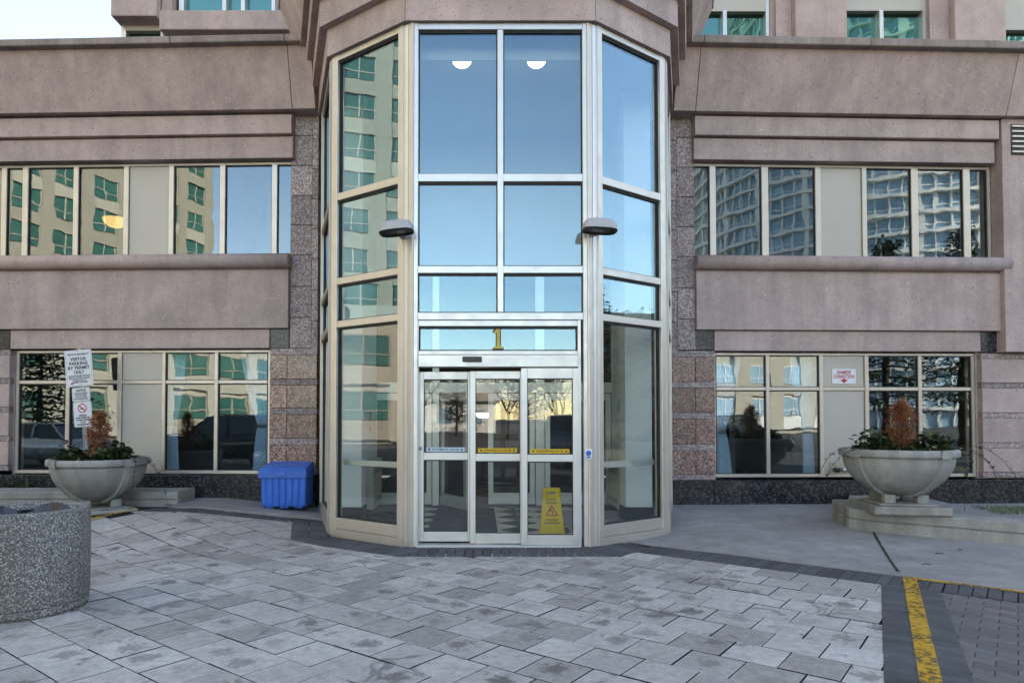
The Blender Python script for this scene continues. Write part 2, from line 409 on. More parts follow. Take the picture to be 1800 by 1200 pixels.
def inside(p, poly):
    c = False; n = len(poly)
    for i in range(n):
        a, b = poly[i], poly[(i + 1) % n]
        if (a[1] > p[1]) != (b[1] > p[1]) and p[0] < (b[0] - a[0]) * (p[1] - a[1]) / (b[1] - a[1]) + a[0]: c = not c
    return c
def dist_poly(p, poly):
    d = 9e9
    for i in range(len(poly)):
        a = Vector(poly[i]); b = Vector(poly[(i + 1) % len(poly)]); ab = b - a
        t = max(0, min(1, (Vector(p) - a).dot(ab) / ab.length_squared)); d = min(d, (a + ab * t - Vector(p)).length)
    return d
gp = lambda x, y: gnd(x, y).xy
T_L, T_A, T_B, T_C = gp(250, 899), gp(505, 917), gp(510, 948), gp(583, 960)
T_D, T_E, T_F, T_G = gp(700, 978.5), gp(1080, 978), gp(1121, 970), gp(1548, 1026)
TH = math.atan2((T_G - T_F).y, (T_G - T_F).x)
edir = (gp(1552, 1199) - T_G).normalized()
T_H = T_G + edir * 4.2
ldir = (gp(164, 920) - T_L).normalized()
T_K = T_L + ldir * 9
FIELD = [T_L, T_A, T_B, T_C, T_D, T_E, T_F, T_G, T_H, Vector((T_K.x, T_H.y)), T_K]
rdir = Vector((math.cos(TH), math.sin(TH))); cdir = Vector((-rdir.y, rdir.x))
if abs(TH) > .8: raise RuntimeError('th')
def grounded(o, X, Y, rz, dz=0):
    e = .05; gx = (gz(X + e, Y) - gz(X - e, Y)) / (2 * e); gy = (gz(X, Y + e) - gz(X, Y - e)) / (2 * e)
    n = Vector((-gx, -gy, 1)).normalized()
    q = Vector((0, 0, 1)).rotation_difference(n)
    o.rotation_mode = 'QUATERNION'; o.rotation_quaternion = q @ Matrix.Rotation(rz, 3, 'Z').to_quaternion()
    o.location = (X, Y, gz(X, Y) + dz)
S = .35
tile_mes = []
for k in range(6):
    rr = random.Random(k); g = .0048
    b = MB(); b.box(-S / 2 + g, S / 2 - g, -S / 2 + g, S / 2 - g, -.04, 0, 0, .0016)
    m = b.me('tile')
    for v_ in m.vertices:
        if v_.co.z > -.002: v_.co.z += rr.uniform(-.0007, .0007)
        v_.co.x += rr.uniform(-.0012, .0012); v_.co.y += rr.uniform(-.0012, .0012)
    m.materials.append(M['tile']); m.materials.append(M['bed']); tile_mes.append(m)
    for f_ in m.polygons:
        if f_.normal.z < .5: f_.material_index = 1
spots = []
for j in range(-40, 40):
    off = (.5 if j % 2 else 0) + random.uniform(-.04, .04)
    for i in range(-40, 40):
        p = T_G + rdir * ((i + off) * S) + cdir * ((j + .5) * S)
        if inside(p, FIELD) or dist_poly(p, FIELD) < .17:
            if p.y < 3.2 or p.x < -6.8 or (p.x > 1.3 and p.y > 7.55 and not inside(p, FIELD)): continue
            d = Vector((p.x, p.y, -EYE)); 
            px_ = PX + F * p.x / p.y; 
            if -120 < px_ < 1900: spots.append((p.y, p.x))
spots.sort()
near, far = spots[:298], spots[298:]
for Y, X in near:
    o = bpy.data.objects.new('tile', random.choice(tile_mes)); COL.objects.link(o); o.parent = plaza
    grounded(o, X + random.uniform(-.002, .002), Y + random.uniform(-.002, .002), TH + random.choice((0, 1, 2, 3)) * math.pi / 2 + random.uniform(-.006, .006), random.uniform(-.0025, .0025))
if far:
    bm = MB()
    for Y, X in far:
        m = random.choice(tile_mes); rot = Matrix.Rotation(TH, 3, 'Z')
        vv = []
        for v_ in m.vertices:
            p = rot @ v_.co; vv.append((X + p.x, Y + p.y, gz(X + p.x, Y + p.y) + p.z))
        bm.add(vv, [tuple(f.vertices) for f in m.polygons]); bm.mi[-len(m.polygons):] = [f.material_index for f in m.polygons]
    tag(bm.obj('far_tile', [M['tile'], M['bed']], plaza), kind='stuff')
# charcoal soldier course
PW, PL = .104, .23
def pmesh(L):
    m = MB().box(-PW / 2 + .0038, PW / 2 - .0038, -L / 2 + .0038, L / 2 - .0038, -.05, 0, 0, .004).me('paver'); m.materials.append(M['soldier']); return m
pv = pmesh(PL)
border = sheet('paver_border', lambda u, v: (T_F.x + .02 * u, T_F.y + .05 + .02 * v), 0, 0, 0, 0, -.03, M['bed'], 1, 1)
npav = 0
pvl = pmesh(.45); pvm = pmesh(.66)
def course(a, b, side, rows, dz=.005, skip0=0.0, skip1=0.0, mesh=None, PL=PL):
    global npav
    a = Vector(a); b = Vector(b); d = (b - a); L = d.length; d.normalize(); n = Vector((-d.y, d.x)) * side
    k = int(round((L - skip0 - skip1) / PW))
    for r in range(rows):
        for i in range(k):
            p = a + d * (skip0 + (i + .5) * (L - skip0 - skip1) / k) + n * ((r + .5) * PL)
            o = bpy.data.objects.new('paver', mesh or pv); COL.objects.link(o); o.parent = border
            grounded(o, p.x, p.y, math.atan2(d.y, d.x) + random.uniform(-.012, .012), dz + random.uniform(-.001, .001)); npav += 1
course(T_L, T_A, 1, 1, mesh=pmesh(.30), PL=.30); course(T_A + Vector((0, .23)), T_B, 1, 2, .006); course(T_B, T_D, 1, 2, .0085)
course(T_D, T_E, 1, 1, .005, mesh=pvm, PL=.66); course(T_E, T_F + (T_F - T_E).normalized() * .30, 1, 1, .0075, mesh=pvm, PL=.66)
course(T_F, T_G + (T_G - T_F).normalized() * .46, 1, 1, .005, mesh=pvl, PL=.46); course(T_G, T_G + edir * 2.9, 1, 2, .0045)
rext = (T_G - T_F).normalized()
course(T_G + rext * .47, T_G + rext * 3.6, 1, 1, .0052, mesh=pvl, PL=.46)
# dark bedding of the far left strip
# interlocking pavers
zpav = sheet('parking_bay_paving', lambda u, v: ((T_G + rext * .4).x + .02 * u, (T_G + rext * .4).y - .3 + .02 * v), 0, 0, 0, 0, -.03, M['bed'], 1, 1)
ZL, ZW, ZA = .22, .112, .018
xs = [0, 1 / 8, 3 / 8, .5, 5 / 8, 7 / 8, 1]; ys = [0, ZA, -ZA, 0, ZA, -ZA, 0]
zm = MB(); g = .0022
poly = [(x * (ZL - 2 * g) + g, y + g) for x, y in zip(xs, ys)] + [(x * (ZL - 2 * g) + g, y + ZW - g) for x, y in reversed(list(zip(xs, ys)))]
zm.prism(poly, -.05, -.003)
zm.prism(poly, -.003, 0, 0, [(ZL / 2 + (p[0] - ZL / 2) * .985, ZW / 2 + (p[1] - ZW / 2) * .97) for p in poly])
zme = zm.me('paver'); zme.materials.append(M['zig'])
ZO = T_G + rext * (2 * PL / max(.3, abs(rext.cross(edir)))) 
nz = 0
for j in range(0, 26):
    for i in range(-14, 22):
        p = T_G + rext * ((i + (.5 if j % 2 else 0)) * ZL) - Vector((-rext.y, rext.x)) * (.02 + (j + 1) * ZW)
        c = p + rext * ZL / 2
        # to the right of the two-column band
        rel = c - T_G; en = Vector((-edir.y, edir.x))
        if rel.dot(en) < 2 * PL - .10: continue
        if c.y < 3.3 or PX + F * c.x / c.y > 1880: continue
        o = bpy.data.objects.new('paver', zme); COL.objects.link(o); o.parent = zpav
        grounded(o, p.x, p.y, math.atan2(rext.y, rext.x), random.uniform(-.003, -.001)); nz += 1
print('tiles', len(spots), 'soldier', npav, 'zig', nz)
# yellow paint
def strip(name, a, b, wdt, dz, label):
    a = Vector(a); b = Vector(b); d = (b - a).normalized(); n = Vector((-d.y, d.x)) * wdt / 2; m = MB(); k = 24; vv = []
    for i in range(k + 1):
        p = a.lerp(b, i / k)
        for q in (p - n, p + n): vv.append((q.x, q.y, gz(q.x, q.y) + dz))
    m.add(vv, [(2 * i, 2 * i + 2, 2 * i + 3, 2 * i + 1) for i in range(k)])
    o = m.obj(name, M['paint'], None, False); tag(o, label, kind='structure'); return o
en_ = Vector((-edir.y, edir.x))
strip('painted_line', T_G + en_ * (PL + .01) - edir * .44, T_G + en_ * (PL + .01) + edir * 2.9, .115, .0105, 'worn yellow painted line running down the charcoal pavers')
sn = Vector((-rext.y, rext.x))
strip('painted_line', T_G + rext * .20 + sn * .41, T_G + rext * 3.6 + sn * .41, .085, .0112, 'yellow painted line along the edge of the concrete walk')
strip('painted_line', gp(246, 895.5), gp(246, 895.5) + (gp(152, 916) - gp(246, 895.5)) * 3, .09, .016, 'yellow painted line beside the left planter plinth')

# right concrete walk: outer edge of border to wall
E0 = T_F + sn * (2 * PL); E1 = T_G + rext * 3.6 + sn * (2 * PL)
def walk(u, v):
    front = (Vector((2.20, 8.55)) if False else E0 + (E1 - E0) * max(0, (u * 1.25 - .25) / 1.0) if u > .2 else Vector((1.2, 9.0)).lerp(E0, u / .2))
    back = Vector((1.2 + 8.8 * u, 11.2))
    p = front.lerp(back, v); return p.x, p.y
wk = sheet('concrete_walk', walk, 0, 0, 0, 0, .009, M['slab'], 60, 30, .15)
# joint with moss
J0, J1 = gp(1535, 936), gp(1579, 1006)
m = MB(); k = 14; vv = []
for i in range(k + 1):
    p = J0.lerp(J1, i / k); ww = .012 + .010 * random.random()
    for s_ in (-1, 1): vv.append((p.x + s_ * ww, p.y, gz(p.x, p.y) + .0135))
m.add(vv, [(2 * i, 2 * i + 2, 2 * i + 3, 2 * i + 1) for i in range(k)])
mossm = plain('mossy_joint', (.03, .04, .015), 1, 0, .5, 30)
tag(m.obj('walk_joint', mossm, wk, False))
# left concrete pad
A0, A1 = gp(317, 892.6), gp(556, 911)
def padf(u, v):
    fr = A0.lerp(A1, u * 1.08 - .04); bk = Vector((-5.4 + 3.0 * u, 11.0)); p = fr.lerp(bk, v); return p.x, p.y
sheet('concrete_pad', padf, 0, 0, 0, 0, .022, M['slab'], 30, 12, .15)

# ================================================================== MAIN BUILDING
bld = empty('apartment_building', (.24, 10.7, 0), 'pinkish precast concrete apartment building with a tall glazed polygonal entrance bay', 'building')
SP = R(2.0)
WO = {'L': Vector((-2.55, 10.7)), 'R': Vector((3.03, 10.7))}
WA = {'L': Vector((math.cos(SP), -math.sin(SP))), 'R': Vector((math.cos(SP), math.sin(SP)))}
WB = {'L': Vector((math.sin(SP), math.cos(SP))), 'R': Vector((-math.sin(SP), math.cos(SP)))}
def wxf(side):
    o, a, b = WO[side], WA[side], WB[side]
    def f(x, y, z):
        p = o + a * x + b * y; return (p.x, p.y, z)
    return f
def wp(side, px, py, b=0.0):
    d = ray(px, py); o = WO[side] + WB[side] * b; n = WB[side]
    t = o.dot(n) / (d.x * n.x + d.y * n.y)
    p = Vector((d.x * t, d.y * t)); return (p - WO[side]).dot(WA[side]), EYE + d.z * t
def wa(side, px, b=0.0, py=600): return wp(side, px, py, b)[0]
def wz(side, py, b=0.0): return wp(side, 300 if side == 'L' else 1450, py, b)[1]

def window(name, side, xs_px, kinds, ytop, ybot, b, fr=.045, transom=None, parent=bld, gl='glassw', ft=None, framem='frame'):
    """xs_px: list of (x0,x1) openings in pixels; kinds: 'g' glass or 'p' panel"""
    xf = wxf(side); zt, zb = wz(side, ytop, b), wz(side, ybot, b)
    x0 = wa(side, xs_px[0][0], b) - .06; x1 = wa(side, xs_px[-1][1], b) + .06
    W = MB(xf); W.box(x0, x1, b + .02, b + .09, zb - fr * 1.3, zb, 0, .004); W.box(x0, x1, b + .02, b + .09, zt, zt + fr, 0, .004)
    W.box(x0, x0 + .05, b + .022, b + .088, zb - .001, zt + .001)
    W.box(x1 - .05, x1, b + .022, b + .088, zb - .001, zt + .001)
    root = W.obj(name, M[framem], parent)
    ed = [(wa(side, a, b), wa(side, c, b)) for a, c in xs_px]
    for i in range(len(ed) - 1):
        MB(xf).box(ed[i][1], ed[i + 1][0], b + .005, b + .095, zb - .002, zt + .002, 0, .006).obj('mullion', M[framem], root)
    spans = [(zb, zt)]
    if transom:
        ta, tb = wz(side, transom[0], b), wz(side, transom[1], b)
        for i, (a, c) in enumerate(ed):
            MB(xf).box(a, c, b + .012, b + .088, tb, ta, 0, .005).obj('transom_bar', M[framem], root)
        spans = [(zb, tb), (ta, zt)]
    for i, (a, c) in enumerate(ed):
        for (s0, s1) in spans:
            if kinds[i] == 'p':
                MB(xf).box(a + .004, c - .004, b + .035, b + .06, s0 + .004, s1 - .004, 0, .004).obj('infill_panel', M['panel'], root)
            else:
                G = MB(xf); gk = .010
                for q in ((a, a + gk, s0, s1), (c - gk, c, s0, s1), (a + gk, c - gk, s0, s0 + gk), (a + gk, c - gk, s1 - gk * 1.6, s1)):
                    G.box(q[0], q[1], b + .03, b + .07, q[2], q[3])
                pn = MB(xf).box(a + .002, c - .002, b + .048, b + .058, s0 + .002, s1 - .002).obj('pane', M[gl if isinstance(gl, str) else gl[i]], root)
                G.obj('gasket', M['gasket'], root)
    return root, ed, (zb, zt)

SOL = {}
def wing(side):
    xf = wxf(side); L = side == 'L'
    inner = wa(side, 513 if L else 1221, 0)            # inner end of bands (next to the granite column)
    outer = wa(side, -60, 0) if L else wa(side, 1860, 0)
    far = outer
    def band(name, ya, yb, b0, b1, mat, xa, xb, split=None, ch=.006):
        return MB(xf).box(xa, xb, b0, b1, wz(side, yb, b0), wz(side, ya, b0), 0, ch).obj(name, mat, bld)
    dy = 0 if L else 3
    # coping with joints, leaning fascia in panels
    zf0, zf1 = wz(side, 194.5 + dy + (1 if not L else 0), -.2), wz(side, 84 + dy, -.47)
    zc = wz(side, 63 + dy * .5, -.6)
    colx = wa(side, 558 if L else 1180, 0)
    jx = [wa(side, 507 if L else 1230, -.3)]
    jx += [wa(side, -20, -.3)] if L else [wa(side, 1786, -.3)]
    cuts = sorted([colx, outer] + jx)
    for i in range(len(cuts) - 1):
        a, c = cuts[i] + .006, cuts[i + 1] - .006
        v = [(a, -.2, zf0), (c, -.2, zf0), (c, -.47, zf1), (a, -.47, zf1), (a, .4, zf0), (c, .4, zf0), (c, .4, zf1), (a, .4, zf1)]
        MB(xf).add(v, [(0, 1, 2, 3), (4, 7, 6, 5), (0, 4, 5, 1), (3, 2, 6, 7), (0, 3, 7, 4), (1, 5, 6, 2)]).obj('fascia_panel', M['conc'], bld)
    cc = sorted([colx, outer, jx[0], (outer + jx[0]) / 2 + (.9 if L else -.4)])
    for i in range(len(cc) - 1):
        MB(xf).box(cc[i] + .004, cc[i + 1] - .004, -.60, .1, zf1 + .002, zc, 0, .012).obj('coping_stone', M['coping'], bld)
    MB(xf).box(colx, outer, -.44, .35, zf0 + .002 + .9, zf1 - .001).obj('roof_slab', M['conc'], bld) if False else None
    rend = outer if L else wa(side, 1764, -.1)
    band('cornice_band', 204 + dy, 237 + dy, -.10, .3, M['conc'], inner, rend)
    rend3 = outer if L else wa(side, 1755, -.03)
    band('cornice_band', 243 + dy, 280 + dy, -.03, .3, M['conc'], inner + .002, rend3)
    # fill between steps (dark return)
    band('cornice_core', 190, 246, .02, .29, M['conc'], inner + .004, rend3 - .004, ch=0)
    # upper windows
    if L:
        xs_ = [(6, 34), (44, 124), (133, 213), (222, 293), (302, 383), (393, 475), (485, 513)]
        xs_ = [(-130, -50), (-42, -3)] + xs_; kinds = 'ggggg' + 'p' + 'ggg'
    else:
        xs_ = [(1221, 1250), (1261, 1342), (1354, 1437), (1447, 1520), (1528, 1607), (1619, 1699), (1711, 1741)]; kinds = 'gggpggg'
    U = window('upper_window', side, xs_, kinds, 291 + dy, 447 + dy, .10, .04)
    # roll sill
    xa, xb = (outer, wa(side, 507, -.05)) if L else (wa(side, 1225, -.05), wa(side, 1776, -.05))
    zr0, zr1 = wz(side, 470 + (3 if not L else 0), -.1), wz(side, 447 + dy + 1, .0)
    prof = []; hz = (zr1 - zr0) / 2; k = 10
    for i in range(k + 1):
        a = -math.pi / 2 + math.pi * i / k; prof.append((-.03 - .115 * math.cos(a), (zr0 + zr1) / 2 + hz * math.sin(a)))
    prof += [(.25, zr1), (.25, zr0)]
    n = len(prof); vv = [(xa, p[0], p[1]) for p in prof] + [(xb, p[0], p[1]) for p in prof]
    m = MB(xf); m.add(vv, [tuple(range(n)), tuple(range(2 * n - 1, n - 1, -1))])
    m.f += [(i, (i + 1) % n, n + (i + 1) % n, n + i) for i in range(n)]; m.mi += [0] * n; m.sm += [i < k for i in range(n)]
    m.obj('roll_sill', M['conc'], bld)
    # spandrel
    sx0, sx1 = (outer, wa(side, 506, 0)) if L else (wa(side, 1225, 0), wa(side, 1768, 0))
    band('spandrel_neck', 467, 480, .035, .3, M['conc'], sx0 + .01, sx1 - .01, ch=0)
    band('spandrel_panel', 476 + dy, 577 + dy, 0, .34, M['conc'], sx0, sx1)
    lx0, lx1 = (wa(side, 18, .06), wa(side, 473.5, .06)) if L else (wa(side, 1256, .06), wa(side, 1724, .06))
    band('lintel_panel', 579 + dy, 612 + dy * 1.6, .06, .34, M['conc'], lx0, lx1)
    ib = (wa(side, 474.5, .09), wa(side, 508, .09)) if L else (wa(side, 1222, .09), wa(side, 1255.5, .09))
    band('granite_insert', 578 + dy, 613 + dy, .09, .34, M['granb'], *ib)
    ob = (wa(side, -20, .09), wa(side, 17.5, .09)) if L else (wa(side, 1724.5, .09), wa(side, 1762, .09))
    band('granite_insert', 578 + dy, 613 + dy * 1.6, .09, .34, M['granb'], *ob)
    # lower windows
    if L:
        xs_ = [(34, 116), (123, 206.5), (214, 285), (291, 377), (383.5, 470)]; kinds = 'ggpgg'
    else:
        xs_ = [(1259, 1346), (1352.5, 1440), (1447, 1520), (1527, 1614), (1620, 1707)]; kinds = 'ggpgg'
    LW = window('lower_window', side, xs_, kinds, 619.5 + dy * 1.7, 826.5 + dy * 2, .16, .04, (668 + dy * 4, 674 + dy * 4))
    # granite column: narrow upper blocks
    cin = wa(side, 558 if L else 1180.5, .08); cou = wa(side, 509 if L else 1222.5, .08)
    ysj = [198, 242, 294, 346, 398, 450, 505, 559, 613]
    if not L: ysj = [y + 3 for y in ysj]
    for i in range(len(ysj) - 1):
        za, zb_ = wz(side, ysj[i], .08), wz(side, ysj[i + 1], .08)
        a, c = sorted((cin, cou)); sl_ = .10
        MB(xf).box(a, c - (sl_ if L else 0), .08 + random.uniform(-.003, .003), .4, zb_ + .004, za - .004, 0, .006).obj('granite_block', M['gran'], bld) if L else \
            MB(xf).box(a + sl_, c, .08 + random.uniform(-.003, .003), .4, zb_ + .004, za - .004, 0, .006).obj('granite_block', M['gran'], bld)
        o2 = -.06
        if L: MB(xf).box(c - sl_ + .003, c, .075, .4, zb_ + o2 + .004, za + o2 - .004, 0, .005).obj('granite_quoin', M['gran'], bld)
        else: MB(xf).box(a, a + sl_ - .003, .075, .4, zb_ + o2 + .004, za + o2 - .004, 0, .005).obj('granite_quoin', M['gran'], bld)
    # wide lower blocks with flamed strips
    cou2 = wa(side, 474.5 if L else 1256.5, .06)
    a, c = sorted((cin, cou2)); mid = wa(side, 505 if L else 1222, .06)
    rows = [613, 666, 717, 770, 822] if L else [617, 671, 725, 780, 833]
    base_top = 834 if L else 843
    rows.append(base_top)
    for i in range(len(rows) - 1):
        zs = wz(side, rows[i], .06); zm_ = wz(side, rows[i] + 11, .06); ze = wz(side, rows[i + 1], .06)
        MB(xf).box(a, c, .07, .4, max(zm_, ze) + .002, zs - .002, 0, .003).obj('flamed_strip', M['gran'], bld)
        if rows[i + 1] - rows[i] > 20:
            cs = sorted([a, mid, c])
            for q in range(2): MB(xf).box(cs[q] + .002, cs[q + 1] - .002, .06, .4, ze + .002, zm_ - .002, 0, .005).obj('granite_block', M['granp'], bld)
    # outer pier
    if L: pa, pc, pr = outer, wa(side, 17.5, .06), wa(side, 27, .16)
    else: pa, pc, pr = wa(side, 1725, .06), outer, wa(side, 1714, .16)
    rws = [613, 664, 715, 766, 818, 832] if L else [620, 672, 725, 778, 830, 842]
    for i in range(len(rws) - 1):
        zs = wz(side, rws[i], .06); zm_ = wz(side, rws[i] + 10, .06); ze = wz(side, rws[i + 1], .06)
        x0, x1 = sorted((pa, pc))
        MB(xf).box(x0, x1, .075, .4, max(zm_, ze) + .002, zs - .002, 0, .003).obj('flamed_strip', M['gran'], bld)
        if rws[i + 1] - rws[i] > 20:
            MB(xf).box(x0, x1, .06, .4, ze + .002, zm_ - .002, 0, .006).obj('pier_block', M['conc'], bld)
    MB(xf).box(min(pc, pr), max(pc, pr), .17, .4, wz(side, 842, .1), wz(side, 614, .1)).obj('pier_return', M['conc'], bld)
    # black granite base in slabs
    z0 = -.1; z1 = wz(side, base_top + 1, .05)
    bs = [wa(side, x, .05) for x in ((-60, 130, 262, 375, 470, 556) if L else (1182, 1253, 1350, 1449, 1535, 1722, 1768, 1860))]
    for i in range(len(bs) - 1):
        MB(xf).box(bs[i] + .002, bs[i + 1] - .002, .045 + random.uniform(0, .003), .5, z0, z1, 0, .004).obj('base_slab', M['granb'], bld)
    if not L:   # plain pier on the right with vent
        pz0, pz1 = wz(side, 617, -.1), wz(side, 204, -.1)
        MB(xf).box(wa(side, 1768.5, -.1), outer, -.1, .5, pz0, pz1 - .003, 0, .006).obj('pier_wall', M['conc'], bld)
        v = MB(xf); va, vb_ = wa(side, 1784, -.1), wa(side, 1812, -.1); vz0, vz1 = wz(side, 268, -.1), wz(side, 214, -.1)
        v.box(va, vb_, -.115, -.101, vz0, vz1); ve = v.obj('vent', M['black'], bld)
        s_ = MB(xf)
        for k_ in range(6):
            zz = vz0 + (vz1 - vz0) * (k_ + .5) / 6; s_.box(va, vb_, -.14, -.116, zz - .012, zz + .014)
        s_.obj('louvre', M['frame'], ve)
        MB(xf).box(wa(side, 1749, .12), wa(side, 1768, -.1), .12, .5, wz(side, 470, .1), wz(side, 284, .1)).obj('pier_return', M['conc'], bld)
    # rooms behind: ceilings, floors, back walls
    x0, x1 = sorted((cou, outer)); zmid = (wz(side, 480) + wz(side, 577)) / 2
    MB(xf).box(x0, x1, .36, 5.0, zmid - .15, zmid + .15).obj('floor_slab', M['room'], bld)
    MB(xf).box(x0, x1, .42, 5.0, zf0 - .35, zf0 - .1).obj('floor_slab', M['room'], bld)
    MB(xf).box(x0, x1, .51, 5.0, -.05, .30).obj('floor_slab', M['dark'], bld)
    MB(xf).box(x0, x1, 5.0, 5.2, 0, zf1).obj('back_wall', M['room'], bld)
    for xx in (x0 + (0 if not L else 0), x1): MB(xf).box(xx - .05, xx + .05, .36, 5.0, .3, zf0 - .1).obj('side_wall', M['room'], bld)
    MB(xf).box(x0, x1, -.1, 5.2, zf1 - .02 - .1, zf1 - .02).obj('roof_deck', M['dark'], bld) if False else None
    return LW, U
LWL, UWL = wing('L'); LWR, UWR = wing('R')
# roof over the wings and rooms
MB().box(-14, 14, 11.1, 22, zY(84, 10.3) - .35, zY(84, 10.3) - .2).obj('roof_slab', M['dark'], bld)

# ------------------------------------------------------------------ entrance bay
CX = .236; D = 8.10
PB = [(-2.74, 10.62), (-2.22, 8.91), (-1.125, D), (1.125, D), (2.22, 8.91), (2.74, 10.62)]
PB = [Vector((CX + p[0], p[1])) for p in PB]
zl = lambda y: zY(y, D)
Z_TOP, Z_G1 = zl(41), zl(52)
TR = [(zl(319), zl(305)), (zl(480), zl(467)), (zl(562), zl(549))]
def fxf(a, b):
    d = (b - a).normalized(); n = Vector((d.y, -d.x))           # outward normal (towards camera side)
    def f(x, y, z):
        p = a + d * x - n * y; return (p.x, p.y, z)             # y into the building
    return f, (b - a).length
def bay_face(a, b, front=False, fm='frame', narrow=False):
    xf, L = fxf(a, b); st = .085; e0 = .055
    # stiles, head, bottom
    root = MB(xf).box(e0, L - e0, 0, .11, Z_G1, Z_TOP, 0, .005).obj('head_rail', M[fm], bld)
    zb = .012
    if not front:
        MB(xf).box(e0, L - e0, 0, .11, .10, .24, 0, .005).obj('bottom_rail', M[fm], root)
        MB(xf).box(e0 - .004, L - e0 + .004, -.012, .11, zb - .03, .096, 0, .004).obj('sill_plate', M[fm], root)
    lo = .242 if not front else TR[2][0]
    zst = zb - .03 if not front else -.02
    for (u0, u1) in ((e0, e0 + st), (L - e0 - st, L - e0)):
        MB(xf).box(u0, u1, -.006, .116, zst, Z_TOP + .003, 0, .006).obj('stile', M[fm], root)
    g0, g1 = e0 + st, L - e0 - st
    cols = [(g0, g1)]
    if front:
        cm = L / 2; cols = [(g0, cm - .037), (cm + .037, g1)]
        MB(xf).box(cm - .036, cm + .036, -.004, .114, TR[2][1] + .002, Z_G1 - .002, 0, .006).obj('mullion', M[fm], root)
    for (t0, t1) in TR:
        MB(xf).box(g0 - .002, g1 + .002, 0.002, .108, t0, t1, 0, .006).obj('transom_bar', M[fm], root)
    lev = [(TR[0][1], Z_G1), (TR[1][1], TR[0][0]), (TR[2][1], TR[1][0])]
    if not front: lev.append((.242, TR[2][0]))
    for li, (s0, s1) in enumerate(lev):
        for (c0, c1) in cols:
            gl = M['glass'] if front else (M['glassside'] if li == 3 else M['glass'])
            ta_, tb_ = random.uniform(-.004, .004), random.uniform(-.003, .003); zm_ = (s0 + s1) / 2; cm_ = (c0 + c1) / 2
            MB(lambda x, y, z: xf(x, y + ta_ * (z - zm_) / (s1 - s0) * 2 + tb_ * (x - cm_) / (c1 - c0) * 2, z)).box(c0 - .01, c1 + .01, .055, .067, s0 - .01, s1 + .01).obj('pane', gl, root)
            G = MB(xf); k = .012
            for q in ((c0, c0 + k, s0, s1), (c1 - k, c1, s0, s1), (c0 + k, c1 - k, s0, s0 + k), (c0 + k, c1 - k, s1 - k * 2, s1)):
                G.box(q[0], q[1], .035, .085, q[2], q[3])
            G.obj('gasket', M['gasket'], root)
    if not front:      # guard rail behind the glass
        MB(xf).box(g0, g1, .13, .15, .91, .985, 0, .004).obj('guard_rail', M['frameg'], root)
    return root
faces = []
for i in range(5):
    faces.append(bay_face(PB[i], PB[i + 1], i == 2, 'frameg' if i == 2 else 'frame'))  # same aluminium all round; grey-white light on the front put into its colour
for i in (1, 2, 3, 4):
    p = PB[i]; a = math.atan2(p.x - CX, -(p.y - 10.2)); d = Vector((math.sin(a), -math.cos(a)))
    wdt = .085 if i in (2, 3) else .05
    def pxf(x, y, z, p=p, d=d):
        q = p + Vector((-d.y, d.x)) * x - d * y; return (q.x, q.y, z)
    po = MB(pxf).box(-wdt, wdt, .012, .13, -.02, Z_TOP + .002, 0, .01).obj('corner_post', M['frame'], bld)
    MB(pxf).box(-wdt * .22, wdt * .22, .004, .0115, .0, Z_TOP - .02).obj('cover_strip', M['frame' if i in (1, 4) else 'frameg'], po)
# crown rings
def offs(o):
    r = []
    for i, p in enumerate(PB):
        ds = []
        for (a, b) in ((i - 1, i), (i, i + 1)):
            if 0 <= a and b < len(PB):
                d = (PB[b] - PB[a]).normalized(); ds.append(Vector((d.y, -d.x)))
        if len(ds) == 2:
            bis = (ds[0] + ds[1]).normalized(); r.append(p + bis * (o / bis.dot(ds[0])))
        else: r.append(p + ds[0] * o)
    return r
def ring(name, o0, o1, z0, z1, mat, split=True):
    A, B = offs(o0), offs(o1); I = offs(-.25)
    for i in range(5):
        a0, a1, b0, b1, c0, c1 = A[i], A[i + 1], B[i], B[i + 1], I[i], I[i + 1]
        g = (a1 - a0).normalized() * .004
        v = [(*(a0 + g), z0), (*(a1 - g), z0), (*(b1 - g), z1), (*(b0 + g), z1), (*(c0 + g), z0), (*(c1 - g), z0), (*(c1 - g), z1), (*(c0 + g), z1)]
        MB().add(v, [(0, 1, 2, 3), (4, 7, 6, 5), (0, 4, 5, 1), (3, 2, 6, 7), (0, 3, 7, 4), (1, 5, 6, 2)]).obj(name, mat, bld)
ring('crown_panel', .05, .05, Z_TOP + .004, zY(47, 8.8), M['conc'])
ring('crown_panel', .15, .15, zY(47, 8.8) + .003, 6.98, M['conc'])
ring('crown_panel', .24, .26, 6.983, 7.16, M['conc'])
ring('crown_panel', .34, .64, 7.163, 7.85, M['conc'])
ring('crown_panel', .66, .70, 7.853, 8.9, M['conc'])
MB().prism([(p.x, p.y) for p in offs(-.2)] , 8.2, 8.5).obj('bay_roof', M['dark'], bld)

# sliding door assembly in the front face
Y0 = D
def fx(px): return xY(px, Y0)
door = MB().box(fx(729), fx(735.5), Y0 + .004, Y0 + .12, 0, zl(562) - .002, 0, .004).obj('sliding_door', M['frameg'], bld)
MB().box(fx(1016), fx(1022), Y0 + .004, Y0 + .12, 0, zl(562) - .002, 0, .004).obj('door_jamb', M['frameg'], door)
MB().box(fx(735.6), fx(1015.9), Y0 + .004, Y0 + .12, zl(573), zl(563), 0, .004).obj('door_head', M['frameg'], door)
MB().box(fx(735.6), fx(1015.9), Y0 + .004, Y0 + .12, zl(623), zl(616), 0, .004).obj('door_transom', M['frameg'], door)
MB().box(fx(735.6), fx(1015.9), Y0 + .055, Y0 + .063, zl(615.9), zl(573.1)).obj('transom_pane', M['glass'], door)
G = MB(); gx0, gx1, gz0, gz1 = fx(735.7), fx(1015.8), zl(615.8), zl(573.2)
